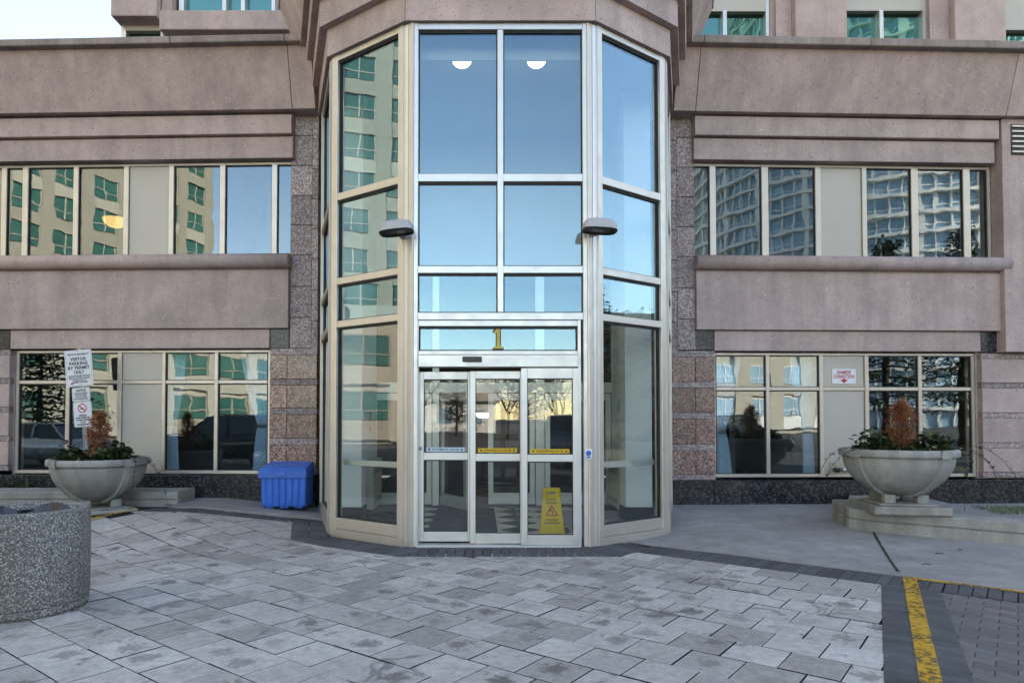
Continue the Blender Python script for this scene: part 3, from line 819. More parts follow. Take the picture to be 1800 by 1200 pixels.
for q in ((gx0, gx0 + .014, gz0, gz1), (gx1 - .014, gx1, gz0, gz1), (gx0 + .014, gx1 - .014, gz0, gz0 + .012), (gx0 + .014, gx1 - .014, gz1 - .026, gz1)): G.box(q[0], q[1], Y0 + .03, Y0 + .08, q[2], q[3])
G.obj('gasket', M['gasket'], door)
hd = MB().box(fx(735.6), fx(1015.9), Y0 - .03, Y0 + .15, zl(645), zl(623.6), 0, .006).obj('door_operator', M['frameg'], door)
sn_ = MB().box(fx(813), fx(847), Y0 - .052, Y0 - .031, zl(636.5), zl(627), 0, .006).obj('motion_sensor', M['black'], door)
MB().box(fx(733), fx(1019), Y0 - .05, Y0 + .16, -.02, zl(957.5), 0, .004).obj('threshold', M['frameg'], door)
def leaf(x0, x1, gx0, gx1, yt, gt, r0, r1, gb, yb, yoff, sticker):
    Yl = Y0 + yoff; c = lambda p: xY(p, Yl); z = lambda p: zY(p, Yl); dp = .045
    lf = MB().box(c(x0), c(gx0), Yl, Yl + dp, z(yb), z(yt), 0, .004).obj('door_leaf', M['frameg'], door)
    m = MB(); m.box(c(gx1), c(x1), Yl, Yl + dp, z(yb), z(yt), 0, .004)
    m.box(c(gx0), c(gx1), Yl + .001, Yl + dp - .001, z(gt), z(yt), 0, .003); m.box(c(gx0), c(gx1), Yl + .001, Yl + dp - .001, z(r1), z(r0), 0, .003)
    m.box(c(gx0), c(gx1), Yl + .001, Yl + dp - .001, z(yb), z(gb), 0, .003); m.obj('leaf_frame', M['frameg'], door)
    for (a, b) in ((r0, gt), (gb, r1)):
        MB().box(c(gx0) - .004, c(gx1) + .004, Yl + .02, Yl + .027, z(a) - .004, z(b) + .004).obj('leaf_glass', M['glassd'], door)
        G = MB()
        for q in ((c(gx0), c(gx0) + .008, z(a), z(b)), (c(gx1) - .008, c(gx1), z(a), z(b)), (c(gx0) + .008, c(gx1) - .008, z(a), z(a) + .008), (c(gx0) + .008, c(gx1) - .008, z(b) - .012, z(b))): G.box(q[0], q[1], Yl + .008, Yl + .037, q[2], q[3])
        G.obj('gasket', M['gasket'], door)
    # sticker with lettering, flat print on the glass
    sx0, sx1, sy0, sy1, mat, msg, ar = sticker
    MB().box(c(sx0), c(sx1), Yl + .0165, Yl + .0185, z(sy1), z(sy0)).obj('door_sticker', M[mat], door)
    cx_ = (c(sx0) + c(sx1)) / 2; cz_ = (z(sy0) + z(sy1)) / 2; h = z(sy0) - z(sy1)
    text('lettering', msg, h * .66, face_mat((cx_, Yl + .0155, cz_), (1, 0, 0), (0, 0, 1)), M['ink'], door, (c(sx1) - c(sx0)) * .70, .0008)
    for s_ in (-1, 1):
        xx = cx_ + s_ * (c(sx1) - c(sx0)) * .43; t = h * .3
        MB().add([(xx - s_ * t, Yl + .0155, cz_ - t), (xx - s_ * t, Yl + .0155, cz_ + t), (xx + s_ * t, Yl + .0155, cz_)], [(0, 1, 2)]).obj('arrow_mark', M['ink'], door)
leaf(734.5, 826, 745, 822, 653, 666.5, 795, 808, 934, 951, .10, (749, 817, 786, 793.5, 'stickb', 'AUTOMATIC DOOR', 1))
leaf(826, 918, 836, 914, 652, 665.5, 797, 810, 937, 954.5, .05, (840, 909, 787.5, 795, 'stick', 'CAUTION AUTOMATIC DOOR STAND CLEAR', 1))
leaf(916, 1017, 927, 1007, 646.5, 665, 798.5, 811, 940, 957.2, -.005, (932, 1001, 789, 796.5, 'stick', 'CAUTION AUTOMATIC DOOR STAND CLEAR', 1))
# lock button, push plate sign
MB().lathe([(0, 0), (.022, 0), (.022, .015), (0, .015)], (0, 0, 0), 14).obj('door_lock', M['steel'], door)
lk = door.children[-1] if door.children else None
for o in door.children:
    if o.name.startswith('door_lock'):
        o.data.transform(Matrix.Translation((fx(737.5), Y0 + .10, zl(788))) @ Matrix.Rotation(R(90), 4, 'X'))
# numeral 1 on the transom glass
def poly_obj(name, pts, Y, mat, parent, th=.004):
    n = len(pts); v = [(p[0], Y, p[1]) for p in pts] + [(p[0], Y + th, p[1]) for p in pts]
    return MB().add(v, [tuple(range(n)), tuple(range(2 * n - 1, n - 1, -1))] + [(i, (i + 1) % n, n + (i + 1) % n, n + i) for i in range(n)]).obj(name, mat, parent)
def one(grow):
    pts = [(-.35, .33), (-.05, .5), (.16, .5), (.16, -.36), (.38, -.42), (.38, -.5), (-.38, -.5), (-.38, -.42), (-.14, -.36), (-.14, .28), (-.36, .22)]
    cx_, cz_ = fx(876), (zl(612) + zl(575)) / 2; h = zl(574.5) - zl(612.5)
    out = []
    for i, (x, z) in enumerate(pts):
        out.append((cx_ + x * h * .62 + grow * (1 if x > 0 else -1), cz_ + z * h + grow * (1 if z > 0 else -1)))
    return out
poly_obj('numeral', one(.008), Y0 + .049, M['ink'], door, .003); poly_obj('numeral_face', one(-.004), Y0 + .044, M['gold'], door, .004)
# accessibility button sign on right post
bs_ = empty('door_button_sign', (fx(1033), Y0 - .02, zl(797)), 'small white and blue door button sign on the right door post', 'sign')
MB().box(fx(1027.5), fx(1040), Y0 - .028, Y0 - .008, zl(806), zl(788.5), 0, .004).obj('sign_plate', M['signw'], bs_)
dm = MB(); c_ = (fx(1033.7), Y0 - .031, zl(796)); dm.add([(c_[0] + .032 * math.cos(a * math.pi / 9), c_[1], c_[2] + .032 * math.sin(a * math.pi / 9)) for a in range(18)], [tuple(range(18))]); dm.obj('symbol', M['bsign'], bs_)
MB().box(fx(1030), fx(1037.5), Y0 - .0305, Y0 - .0285, zl(804), zl(801.5)).obj('lettering', M['bsign'], bs_)

# wall lamps on the corner posts
def wall_lamp(px, py, rz, label, roll):
    Yl = 7.88; c = atY(px, py, Yl)
    root = empty('wall_lamp', c, label, 'lamp', 'wall lamps flanking the entrance')
    b = MB(); L, Wd, H = .20, .115, .125; nseg = 28; rows = [(1, 0), (1.0, .035), (.97, .07), (.86, .105), (.62, .124), (.0, .13)]
    vv = []
    for (k_, z) in rows:
        for i in range(nseg):
            a = 2 * math.pi * i / nseg; ca, sa = math.cos(a), math.sin(a)
            e = .62
            vv.append((L * k_ * math.copysign(abs(ca) ** e, ca), Wd * k_ * math.copysign(abs(sa) ** e, sa), z))
    fs = [(r_ * nseg + i, r_ * nseg + (i + 1) % nseg, (r_ + 1) * nseg + (i + 1) % nseg, (r_ + 1) * nseg + i) for r_ in range(len(rows) - 1) for i in range(nseg)]
    T = Matrix.Translation(c) @ Matrix.Rotation(rz, 4, 'Z') @ Matrix.Rotation(roll, 4, 'Y') @ Matrix.Rotation(R(-6), 4, 'X')
    tf = lambda m: (m.data.transform(T), m)[1]
    b.add(vv, fs, 0, True); tf(b.obj('housing', M['lampg'], root))
    rim = MB(); v2 = []
    for (k_, z) in ((1.02, .0), (1.02, -.012), (.93, -.012), (.90, .02)):
        for i in range(nseg):
            a = 2 * math.pi * i / nseg; ca, sa = math.cos(a), math.sin(a); v2.append((L * k_ * math.copysign(abs(ca) ** .62, ca), Wd * k_ * math.copysign(abs(sa) ** .62, sa), z))
    rim.add(v2, [(r_ * nseg + i, r_ * nseg + (i + 1) % nseg, (r_ + 1) * nseg + (i + 1) % nseg, (r_ + 1) * nseg + i) for r_ in range(3) for i in range(nseg)], 0, True); tf(rim.obj('rim', M['black'], root))
    pl = MB(); pl.add([v2[2 * nseg + i][:2] + (.004,) for i in range(nseg)], [tuple(range(nseg))]); tf(pl.obj('reflector', M['black'], root))
    tf(MB().box(-.10, .10, -.055, .055, -.002, .003, 0, .004).obj('lens', M['lens'], root))
    for s_ in (-.11, .10): tf(MB().box(s_ - .022, s_ + .022, -.09, -.082, .078, .088).obj('slot', M['black'], root))
    tf(MB().box(-.035, .035, .08, .34, .02, .075, 0, .006).obj('bracket', M['lampg'], root))
wall_lamp(697, 408, R(-10), 'grey oval wall lamp on the post left of the entrance glass', R(-4))
wall_lamp(1054, 405, R(6), 'grey oval wall lamp on the post right of the entrance glass', R(2))

# ------------------------------------------------------------------ tower behind, above the parapets
TY = 12.3
tw = lambda x, Y=TY: xY(x, Y, 30)
tz = lambda y, Y=TY: zY(y, Y)
ZT = 26
MB().box(tw(207), tw(1230), TY + .35, TY + 14, 6.6, ZT).obj('tower_core', M['tower'], bld)
MB().box(tw(1200), 24, TY + .35, TY + 14, 6.6, ZT).obj('tower_core', M['tower'], bld)
# left part
MB().box(tw(205), tw(284), TY - .2, TY + .34, tz(28, TY - .2), 11, 0, .01).obj('tower_panel', M['tower'], bld)
MB().box(tw(285.5), tw(304), TY - .05, TY + .34, tz(24), 11, 0, .01).obj('tower_panel', M['tower'], bld)
MB().box(tw(284), tw(302), TY + .05, TY + .34, 6.6, tz(24.5)).obj('tower_panel', M['conc'], bld)
def twin(name, x0, x1, y0, y1, mulls, parent, glz='glasst', head=0, Y=TY):
    r = MB().box(tw(x0) , tw(x0) + .09, Y + .1, Y + .3, tz(y1), tz(y0)).obj(name, M['frameg'], parent)
    MB().box(tw(x1) - .06, tw(x1), Y + .1, Y + .3, tz(y1), tz(y0)).obj('stile', M['frameg'], r)
    top = tz(y0)
    if head: MB().box(tw(x0) + .09, tw(x1) - .06, Y + .11, Y + .3, tz(y0 + head), tz(y0)).obj('head_panel', M['panel'], r); top = tz(y0 + head)
    e = [tw(x0) + .09] + [tw(q) for q in mulls] + [tw(x1) - .06]
    for q in mulls: MB().box(tw(q) - .035, tw(q) + .035, Y + .08, Y + .3, tz(y1), top).obj('mullion', M['frameg'], r)
    for i in range(len(e) - 1): MB().box(e[i], e[i + 1], Y + .22, Y + .23, tz(y1), top).obj('pane', M[glz], r)
    return r
twin('tower_window', 208, 284, 30, 75, [], bld, head=18)
twin('tower_window', 310, 480, -60, 20, [391, 424], bld)
MB().box(tw(300.5), tw(560), TY - .45, TY + .34, tz(52, TY - .45), tz(18, TY - .45), 0, .012).obj('tower_balcony_band', M['tower'], bld)
# right part
twin('tower_window', 1225, 1356, -50, 75, [1277], bld, head=64)
MB().box(tw(1357), tw(1364), TY + .1, TY + .34, 6.6, 11).obj('tower_panel', M['conc'], bld)
MB().box(tw(1364), tw(1391), TY + .0, TY + .34, 6.6, 11).obj('tower_panel', M['conc'], bld)
MB().box(tw(1391.5), tw(1481), TY - .15, TY + .34, 6.6, 11, 0, .01).obj('tower_panel', M['tower'], bld)
twin('tower_window', 1481, 1634, -50, 75, [1554], bld, head=63)
MB().box(tw(1634), tw(1668), TY + .0, TY + .34, 6.6, 11).obj('tower_panel', M['conc'], bld)
MB().box(tw(1668.5), tw(1757), TY - .15, TY + .34, 6.6, 11, 0, .01).obj('tower_panel', M['tower'], bld)
twin('tower_window', 1758, 1900, -50, 75, [1840], bld, head=97)

# ================================================================== INTERIOR OF THE BAY
INY = 11.9; CE = 6.42
lob = sheet('lobby_floor', lambda u, v: (CX - 2.6 + 5.2 * u, 8.17 + 10 * v), 0, 0, 0, 0, -.004, M['btile'], 2, 2)
for v_ in lob.data.vertices: v_.co.z = -.004
lob.data.update()
FT = .42
ft = MB().box(-FT / 2 + .002, FT / 2 - .002, -FT / 2 + .002, FT / 2 - .002, -.01, .006, 0, .002).me('floor_tile')
ftm = [ft.copy(), ft.copy()]; ftm[0].materials.append(M['cream']); ftm[1].materials.append(M['btile'])
for i in range(-14, 15):
    for j in range(-14, 15):
        X = CX + (i + j) * FT * .7071; Y = 10.2 + (i - j) * FT * .7071
        if not (8.75 < Y < INY - .15): continue
        hw = 1.125 + (Y - D) * .9 if Y < 8.9 else 2.05
        if abs(X - CX) > min(hw - .35, 1.85): continue
        o = bpy.data.objects.new('floor_tile', ftm[(i + j + 100) % 2]); COL.objects.link(o); o.parent = lob
        o.location = (X, Y, 0); o.rotation_euler.z = R(45)
# side walls, columns, back storefront, ceiling
MB().prism([(p.x, p.y) for p in offs(-.13)] + [(CX + 2.5, 13), (CX - 2.5, 13)], CE, CE + .12).obj('bay_ceiling', M['white'], bld)
cv = MB()
for s_ in (-1, 1):
    x0, x1 = sorted((CX + s_ * 2.06, CX + s_ * 2.12))
    wl = MB().box(x0, x1, 10.45, INY, .16, CE).obj('vestibule_wall', M['white'], bld)
    MB().box(x0 - .012, x1 + .012, 10.44, INY, -.01, .158).obj('wall_base', M['btile'], wl)
xc = [(xY(599, 10.05), xY(636, 10.05)), (xY(1099, 10.05), xY(1146, 10.05))]
for (a, b) in xc:
    cl = MB().box(a, b, 10.05, 10.44, .21, CE, 0, .006).obj('vestibule_column', M['white'], bld)
    MB().box(a - .012, b + .012, 10.04, 10.445, -.01, .208).obj('column_base', M['btile'], cl)
# upper back wall and inner storefront
ix = lambda p: xY(p, INY); iz = lambda p: zY(p, INY)
MB().box(CX - 2.12, CX + 2.12, INY, INY + .12, iz(478), CE).obj('vestibule_back_wall', M['white'], bld)
sf = MB().box(CX - 2.05, CX + 2.05, INY - .03, INY + .07, iz(690), iz(672), 0, .004).obj('inner_doors', M['frameg'], bld)
for (a, b) in ((640, 652), (760, 772), (941, 957), (1075, 1087)): MB().box(ix(a), ix(b), INY - .028, INY + .068, 0, iz(478) - .002, 0, .004).obj('inner_post', M['frameg'], sf)
for (a, b) in ((653, 759), (858, 940), (958, 1074)):
    m = MB(); m.box(ix(a), ix(a) + .09, INY + .0, INY + .05, .02, iz(691), 0, .003); m.box(ix(b) - .09, ix(b), INY, INY + .05, .02, iz(691), 0, .003)
    m.box(ix(a) + .09, ix(b) - .09, INY + .001, INY + .049, .02, .22, 0, .003); m.box(ix(a) + .09, ix(b) - .09, INY + .001, INY + .049, iz(703), iz(691), 0, .003); m.obj('inner_leaf', M['frameg'], sf)
    MB().box(ix(a) + .09, ix(b) - .09, INY + .02, INY + .028, .22, iz(703)).obj('inner_glass', M['glassd'], sf)
hx = ix(773)
def oxf(x, y, z):
    c, s_ = math.cos(R(-58)), math.sin(R(-58)); return (hx + x * c - y * s_, INY + x * s_ + y * c, z)
m = MB(oxf); m.box(0, .09, 0, .05, .02, iz(691), 0, .003); m.box(.80, .89, 0, .05, .02, iz(691), 0, .003); m.box(.09, .80, .001, .049, .02, .22, 0, .003); m.box(.09, .80, .001, .049, iz(703), iz(691), 0, .003); m.obj('inner_leaf', M['frameg'], sf)
MB(oxf).box(.09, .80, .02, .028, .22, iz(703)).obj('inner_glass', M['glassd'], sf)
# lobby beyond
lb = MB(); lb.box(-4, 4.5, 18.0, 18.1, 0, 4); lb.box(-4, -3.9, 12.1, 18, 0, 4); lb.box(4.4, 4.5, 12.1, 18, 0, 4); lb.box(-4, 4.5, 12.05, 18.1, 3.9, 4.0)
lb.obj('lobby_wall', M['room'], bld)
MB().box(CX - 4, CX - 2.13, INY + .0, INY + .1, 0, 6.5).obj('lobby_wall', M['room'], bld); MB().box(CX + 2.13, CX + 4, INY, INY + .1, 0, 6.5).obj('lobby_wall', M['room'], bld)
MB().box(CX - 1.05, CX + 1.05, 8.5, 8.53, zY(106.5, 8.5), CE - .002).obj('ceiling_soffit', M['white'], bld)
# ceiling lamps (lit)
for px_, lab in ((812, 'lit glass dome ceiling lamp, left of the pair behind the top panes'), (943, 'lit glass dome ceiling lamp, right of the pair behind the top panes')):
    c = atY(px_, 105.5, 8.95); r_ = .125
    e = empty('ceiling_lamp', (c.x, c.y, c.z), lab, 'lamp', 'ceiling lamps in the entrance bay')
    MB().lathe([(r_ * math.cos(a * math.pi / 16), -r_ * .8 * math.sin(a * math.pi / 16)) for a in range(9)], c, 24).obj('dome', M['lamp'], e)
    MB().lathe([(r_ + .006, -.004), (r_ + .006, .008), (0, .008)], c, 24).obj('ring', M['steel'], e)
    MB().tube([(c.x, c.y, c.z + .018), (c.x, c.y, CE + .002)], .012, 8).obj('stem', M['frameg'], e)
tc_ = atY(849, 733, 16.0)
e = empty('lobby_bowl_lamp', (tc_.x, tc_.y, 0), 'lit white bowl lamp in the lobby behind the doors, on an added stand', 'lamp')  # only the lit bowl is known; pole and base are added to carry it
MB().lathe([(.02, -.02), (.12, 0), (.21, .09), (.20, .10), (.10, .02), (0, .01)], tc_, 24).obj('bowl', M['lamp'], e)
MB().tube([(tc_.x, tc_.y, .02), (tc_.x, tc_.y, tc_.z - .02)], .014, 8).obj('pole', M['black'], e)
MB().lathe([(0, 0), (.15, 0), (.15, .02), (.02, .035), (0, .035)], (tc_.x, tc_.y, -.003), 20).obj('base', M['black'], e)
# heaters
for s_, lab in ((-1, 'cream wall convector heater behind the left side glass'), (1, 'cream wall convector heater behind the right side glass')):
    xw = CX + s_ * 2.06; e = empty('convector_heater', (xw, 11.0, 0), lab, 'heater')
    x0, x1 = sorted((xw, xw - s_ * .16))
    MB().box(x0, x1, 10.6, 11.5, .10, .86, 0, .01).obj('casing', M['heater'], e)
    g_ = MB(); xg = xw - s_ * .164
    for k_ in range(6): g_.box(min(xg, xg - s_ * .004), max(xg, xg - s_ * .004), 10.7, 11.4, .64 + k_ * .025, .652 + k_ * .025)
    for k_ in range(3): g_.box(min(xg, xg - s_ * .004), max(xg, xg - s_ * .004), 10.7, 11.4, .18 + k_ * .025, .192 + k_ * .025)
    g_.obj('grille', M['black'], e)
# wall plaques seen through right glass, notice on the left
xr = CX + 2.06
for (y0, y1, z0, z1, lab) in ((10.55, 10.75, 1.42, 1.86, 'tall dark notice, nearest and largest on the vestibule wall behind the right glass'), (10.85, 11.02, 1.6, 1.82, 'middle of the upper dark notices on the vestibule wall'), (11.1, 11.25, 1.6, 1.82, 'upper dark notice on the vestibule wall closest to the inner doors'),
                              (10.9, 11.0, 1.2, 1.35, 'small lower dark notice below the middle one on the vestibule wall'), (11.1, 11.2, 1.2, 1.35, 'small lower dark notice closest to the inner doors')):
    pl = MB().box(xr - .022, xr - .001, y0, y1, z0, z1, 0, .004).obj('wall_plaque', M['black'])
    tag(pl, lab, 'notice', 'dark notices on the vestibule wall')
fn = empty('fire_notice', (CX - 2.05, 11.3, 1.4), 'small red and white notice on the vestibule wall behind the left glass', 'notice')
MB().box(CX - 2.059, CX - 2.045, 11.2, 11.32, 1.30, 1.62).obj('board', M['red'], fn); MB().box(CX - 2.0445, CX - 2.043, 11.225, 11.295, 1.36, 1.54).obj('print', M['signw'], fn)
# mat, wet floor sign
mt = MB().box(xY(762, 10) - .02, xY(872, 10), 8.85, 11.45, .008, .018, 0, .004).obj('entrance_mat', M['mat']); tag(mt, 'long dark grey entrance mat on the checkered floor inside the doors', 'mat')
wb = gnd(972, 931); WY = 8.72
wf = empty('wet_floor_sign', (xY(971, WY), WY, 0), 'yellow folding wet floor caution sign standing inside the glass door', 'sign')
def wfp(sgn, name):
    h, tk = .62, .012; tilt = .17 * sgn
    b = [(-.165, 0), (-.09, 0), (-.07, .045), (.07, .045), (.09, 0), (.165, 0), (.105, h - .03), (.095, h), (-.095, h), (-.105, h - .03)]
    hole = [(-.055, h - .085), (.055, h - .085), (.06, h - .05), (-.06, h - .05)]
    bm = bmesh.new()
    def lp(pts): return [bm.verts.new((p[0], 0, p[1])) for p in pts]
    v1, v2 = lp(b), lp(hole)
    es = [bm.edges.new((v[i], v[(i + 1) % len(v)])) for v in (v1, v2) for i in range(len(v))]
    bmesh.ops.triangle_fill(bm, use_beauty=True, edges=es)
    ex = bmesh.ops.extrude_face_region(bm, geom=list(bm.faces)); bmesh.ops.translate(bm, verts=[q for q in ex['geom'] if isinstance(q, bmesh.types.BMVert)], vec=(0, tk, 0))
    bmesh.ops.recalc_face_normals(bm, faces=bm.faces)
    me = bpy.data.meshes.new(name); bm.to_mesh(me); bm.free()
    A = Matrix.Translation((wf.location.x, WY + .11 - sgn * .105, .008)) @ Matrix.Rotation(R(6), 4, 'Z') @ Matrix.Rotation(-math.atan(tilt), 4, 'X')
    me.transform(A); return link(name, me, M['yellow'], wf), A
fp, A = wfp(1, 'front_board'); wfp(-1, 'rear_board')
def onb(x, z): return A @ Matrix.Translation((x, -.002, z)) @ Matrix.Rotation(R(90), 4, 'X')
text('lettering', 'CAUTION', .036, onb(0, .475), M['ink'], fp, .13, .001); text('lettering', 'WET FLOOR', .036, onb(0, .43), M['ink'], fp, .155, .001)
text('lettering', 'ATTENTION', .034, onb(0, .215), M['ink'], fp, .16, .001); text('lettering', 'PLANCHER MOUILLE', .034, onb(0, .175), M['ink'], fp, .20, .001)
tri = MB(); o_, i_ = [(-.085, .265), (.085, .265), (0, .41)], [(-.062, .279), (.062, .279), (0, .384)]
tri.add([tuple(A @ Vector((p[0], -.002, p[1]))) for p in o_ + i_], [(0, 1, 4, 3), (1, 2, 5, 4), (2, 0, 3, 5)]); tri.obj('warning_triangle', M['red'], fp)
fig = MB(); P_ = lambda x, z: tuple(A @ Vector((x, -.003, z)))
for (a, b) in (((-.012, .35), (.004, .315)), ((.004, .315), (.03, .318)), ((.004, .315), (.018, .283)), ((-.012, .35), (.02, .352)), ((-.012, .35), (-.03, .325))): fig.tube([P_(*a), P_(*b)], .0045, 5)
fig.tube([P_(-.018, .362), P_(-.014, .366)], .008, 6); fig.obj('slipping_figure', M['red'], fp)

# ------------------------------------------------------------------ curtains behind the lower windows
def curtain(side, top, tie, bot, ty, label):
    """top, tie, bot: (x0,x1) pixels at heights; ty tie pixel"""
    b = .42; xf = wxf(side); zt = wz(side, 618, b) + .05; zb = wz(side, 834, b) - .0; ztie = wz(side, ty, b)
    root = empty('curtain', (xf(wa(side, sum(tie) / 2, b), b, 0)[0], xf(0, b, 0)[1], zb), label, 'curtain', 'blue tied curtains behind the lower windows')
    nx, nz_ = 44, 36; vv = []; np_ = 8
    for j in range(nz_ + 1):
        z = zt + (zb - zt) * j / nz_
        if z > ztie: t = ((zt - z) / (zt - ztie)) ** 1.7; A_, B_ = top, tie
        else: t = ((ztie - z) / (ztie - zb)) ** .55; A_, B_ = tie, bot
        x0 = wa(side, A_[0] + (B_[0] - A_[0]) * t, b); x1 = wa(side, A_[1] + (B_[1] - A_[1]) * t, b)
        wdt = abs(x1 - x0); amp = .02 + .012 * min(1, .25 / max(.05, wdt))
        for i in range(nx + 1):
            u = i / nx
            vv.append((x0 + (x1 - x0) * u, b + amp * math.sin(u * np_ * 2 * math.pi + .6 * math.sin(j * .15)) + .004 * math.sin(i * 2.3 + j * .4), z))
    fs = [(j * (nx + 1) + i, j * (nx + 1) + i + 1, (j + 1) * (nx + 1) + i + 1, (j + 1) * (nx + 1) + i) for j in range(nz_) for i in range(nx)]
    MB(xf).add(vv, fs, 0, True).obj('cloth', M['curtain'], root, False)
    a, c = wa(side, tie[0], b), wa(side, tie[1], b)
    MB(xf).box(a - .01, c + .01, b - .045, b + .045, ztie - .03, ztie + .03, 0, .015).obj('tie_band', M['band'], root)
curtain('L', (288, 328), (294, 312), (292, 318), 745, 'light blue tied curtain at the left edge of the left lower window pair')
curtain('L', (424, 478), (455, 474), (446, 474), 748, 'light blue tied curtain beside the granite column above the blue bin')
curtain('R', (1255, 1302), (1256, 1272), (1254, 1284), 758, 'light blue tied curtain beside the right granite column')
curtain('R', (1388, 1440), (1408, 1424), (1409, 1428), 758, 'light blue tied curtain next to the beige panel with the red lettered sign')
# warm lamp seen through the upper left window
lp = wp('L', 203, 388, 1.2); c = Vector(wxf('L')(lp[0], 1.2, lp[1]))
e = empty('pendant_lamp', c, 'warm lit bowl pendant lamp behind the upper left window', 'lamp')
MB().lathe([(0, -.13), (.10, -.11), (.19, -.04), (.21, .03), (.20, .03)], c, 24).obj('bowl', M['lampw'], e)
for k_ in range(3):
    a = k_ * 2.09; MB().tube([(c.x + .2 * math.cos(a), c.y + .2 * math.sin(a), c.z + .03), (c.x, c.y, c.z + .45)], .006, 5).obj('chain', M['black'], e)

# ================================================================== STREET FURNITURE
# siamese connection sign and outlet
zs0, zs1 = wz('R', 674.5, .185), wz('R', 648, .185); xs0, xs1 = wa('R', 1461.5, .185), wa('R', 1503.5, .185); X_ = wxf('R')
sg = empty('connection_sign', X_((xs0 + xs1) / 2, .18, zs0), 'white sign with red lettering and arrow on the beige panel', 'sign')
MB(X_).box(xs0, xs1, .182, .194, zs0, zs1, 0, .005).obj('sign_plate', M['signw'], sg)
def wfm(side, a, b, z):
    p = wxf(side)(a, b, z); r_ = Vector((WA[side].x, WA[side].y, 0)); return face_mat(p, r_, (0, 0, 1))
hh = zs1 - zs0; xm = (xs0 + xs1) / 2
text('lettering', 'SIAMESE', hh * .30, wfm('R', xm, .1805, zs0 + hh * .76), M['red'], sg, (xs1 - xs0) * .58, .002)
text('lettering', 'CONNECTIONS', hh * .30, wfm('R', xm, .1805, zs0 + hh * .48), M['red'], sg, (xs1 - xs0) * .88, .002)
MB(X_).add([(xm - .065, .1805, zs0 + hh * .27), (xm - .03, .1805, zs0 + hh * .27), (xm - .03, .1805, zs0 + hh * .33), (xm + .03, .1805, zs0 + hh * .33), (xm + .03, .1805, zs0 + hh * .27), (xm + .065, .1805, zs0 + hh * .27), (xm, .1805, zs0 + hh * .06)], [(0, 1, 2, 3, 4, 5, 6)]).obj('arrow_mark', M['red'], sg)
oc = wp('R', 1473, 822, .15); oe = empty('hose_outlet', X_(oc[0], .15, oc[1]), 'small twin hose connection low on the panel left of the right planter', 'valve')
MB(X_).box(oc[0] - .11, oc[0] + .11, .178, .194, oc[1] - .11, oc[1] + .10, 0, .004).obj('back_plate', M['heater'], oe)
for s_, mm in ((-.045, 'black'), (.045, 'chrome')):
    p0 = Vector(X_(oc[0] + s_, .18, oc[1] - .02)); p1 = Vector(X_(oc[0] + s_ * 1.5, .05, oc[1] - .03))
    MB().tube([p0, p0.lerp(p1, .6), p0.lerp(p1, .62), p1], [.028, .028, .038, .038], 14).obj('hose_cap', M[mm], oe)

# blue storage bin
def blue_bin():
    Yf = min(10.16, gnd(500, 893.5).y); z0 = zY(894, Yf); zlid0 = zY(840, Yf); zlid1 = zY(826, Yf); xa, xb = xY(460, Yf), xY(538, Yf); dep = .46
    e = empty('storage_bin', ((xa + xb) / 2, Yf + dep / 2, z0), 'blue ribbed plastic storage bin with lid against the granite column', 'bin')
    z1 = z0 + .035
    b = MB(); b.add([(xa + .01, Yf + .02, z1), (xb - .01, Yf + .02, z1), (xb - .01, Yf + dep, z1), (xa + .01, Yf + dep, z1), (xa - .0, Yf, zlid0 + .02), (xb, Yf, zlid0 + .02), (xb, Yf + dep, zlid0 + .06), (xa, Yf + dep, zlid0 + .06)], [(0, 3, 2, 1), (4, 5, 6, 7), (0, 1, 5, 4), (1, 2, 6, 5), (2, 3, 7, 6), (3, 0, 4, 7)])
    b.obj('body', M['blue'], e)
    n = 7; wdt = (xb - xa) / n
    for i in range(n):
        u0, u1 = xa + i * wdt + .008, xa + (i + 1) * wdt - .008
        bow = .010 * math.sin(math.pi * (i + .5) / n); vv = []; k = 8
        for j in range(k + 1):
            t = j / k; zz = z1 - .005 + (zlid0 + .01 - z1) * t; y = Yf + .02 * (1 - t) - .018 - bow * math.sin(math.pi * t); sk = .012 * math.sin(t * math.pi * .5) * (i - 3) / 3
            vv += [(u0 + sk, y + .022, zz), (u0 + .012 + sk, y, zz), (u1 - .012 + sk, y, zz), (u1 + sk, y + .022, zz)]
        fs = [(4 * j + q, 4 * j + q + 1, 4 * j + q + 5, 4 * j + q + 4) for j in range(k) for q in range(3)] + [(3, 2, 1, 0)]
        MB().add(vv, fs, 0, True).obj('rib', M['blue'], e, False)
    for i in range(3):
        xx = xa + .12 + i * (xb - xa - .24) / 2; MB().box(xx - .06, xx + .06, Yf + .03, Yf + .12, z0 + .003, z1 + .002, 0, .01).obj('foot', M['blue'], e)
    l = MB(); a, c = xa - .035, xb + .02; y0, y1 = Yf - .045, Yf + dep + .02; zt = zlid1 + .10
    l.box(a, c, y0, y1, zlid0, zlid1 - .01, 0, .008)
    l.add([(a + .004, y0 + .006, zlid1 - .011), (c - .004, y0 + .006, zlid1 - .011), (c - .004, y1 - .004, zlid1 - .011), (a + .004, y1 - .004, zlid1 - .011), (a + .03, y0 + .06, zlid1 + .03), (c - .03, y0 + .06, zlid1 + .03), (c - .03, y1 - .004, zt), (a + .03, y1 - .004, zt)], [(4, 5, 6, 7), (0, 1, 5, 4), (1, 2, 6, 5), (2, 3, 7, 6), (3, 0, 4, 7), (0, 3, 2, 1)])
    ld = l.obj('lid', M['bluel'], e)
    MB().box((a + c) / 2 - .07, (a + c) / 2 + .05, y0 - .012, y0 - .001, zlid0 + .035, zlid1 - .03, 0, .004).obj('latch', M['blue'], ld)
blue_bin()

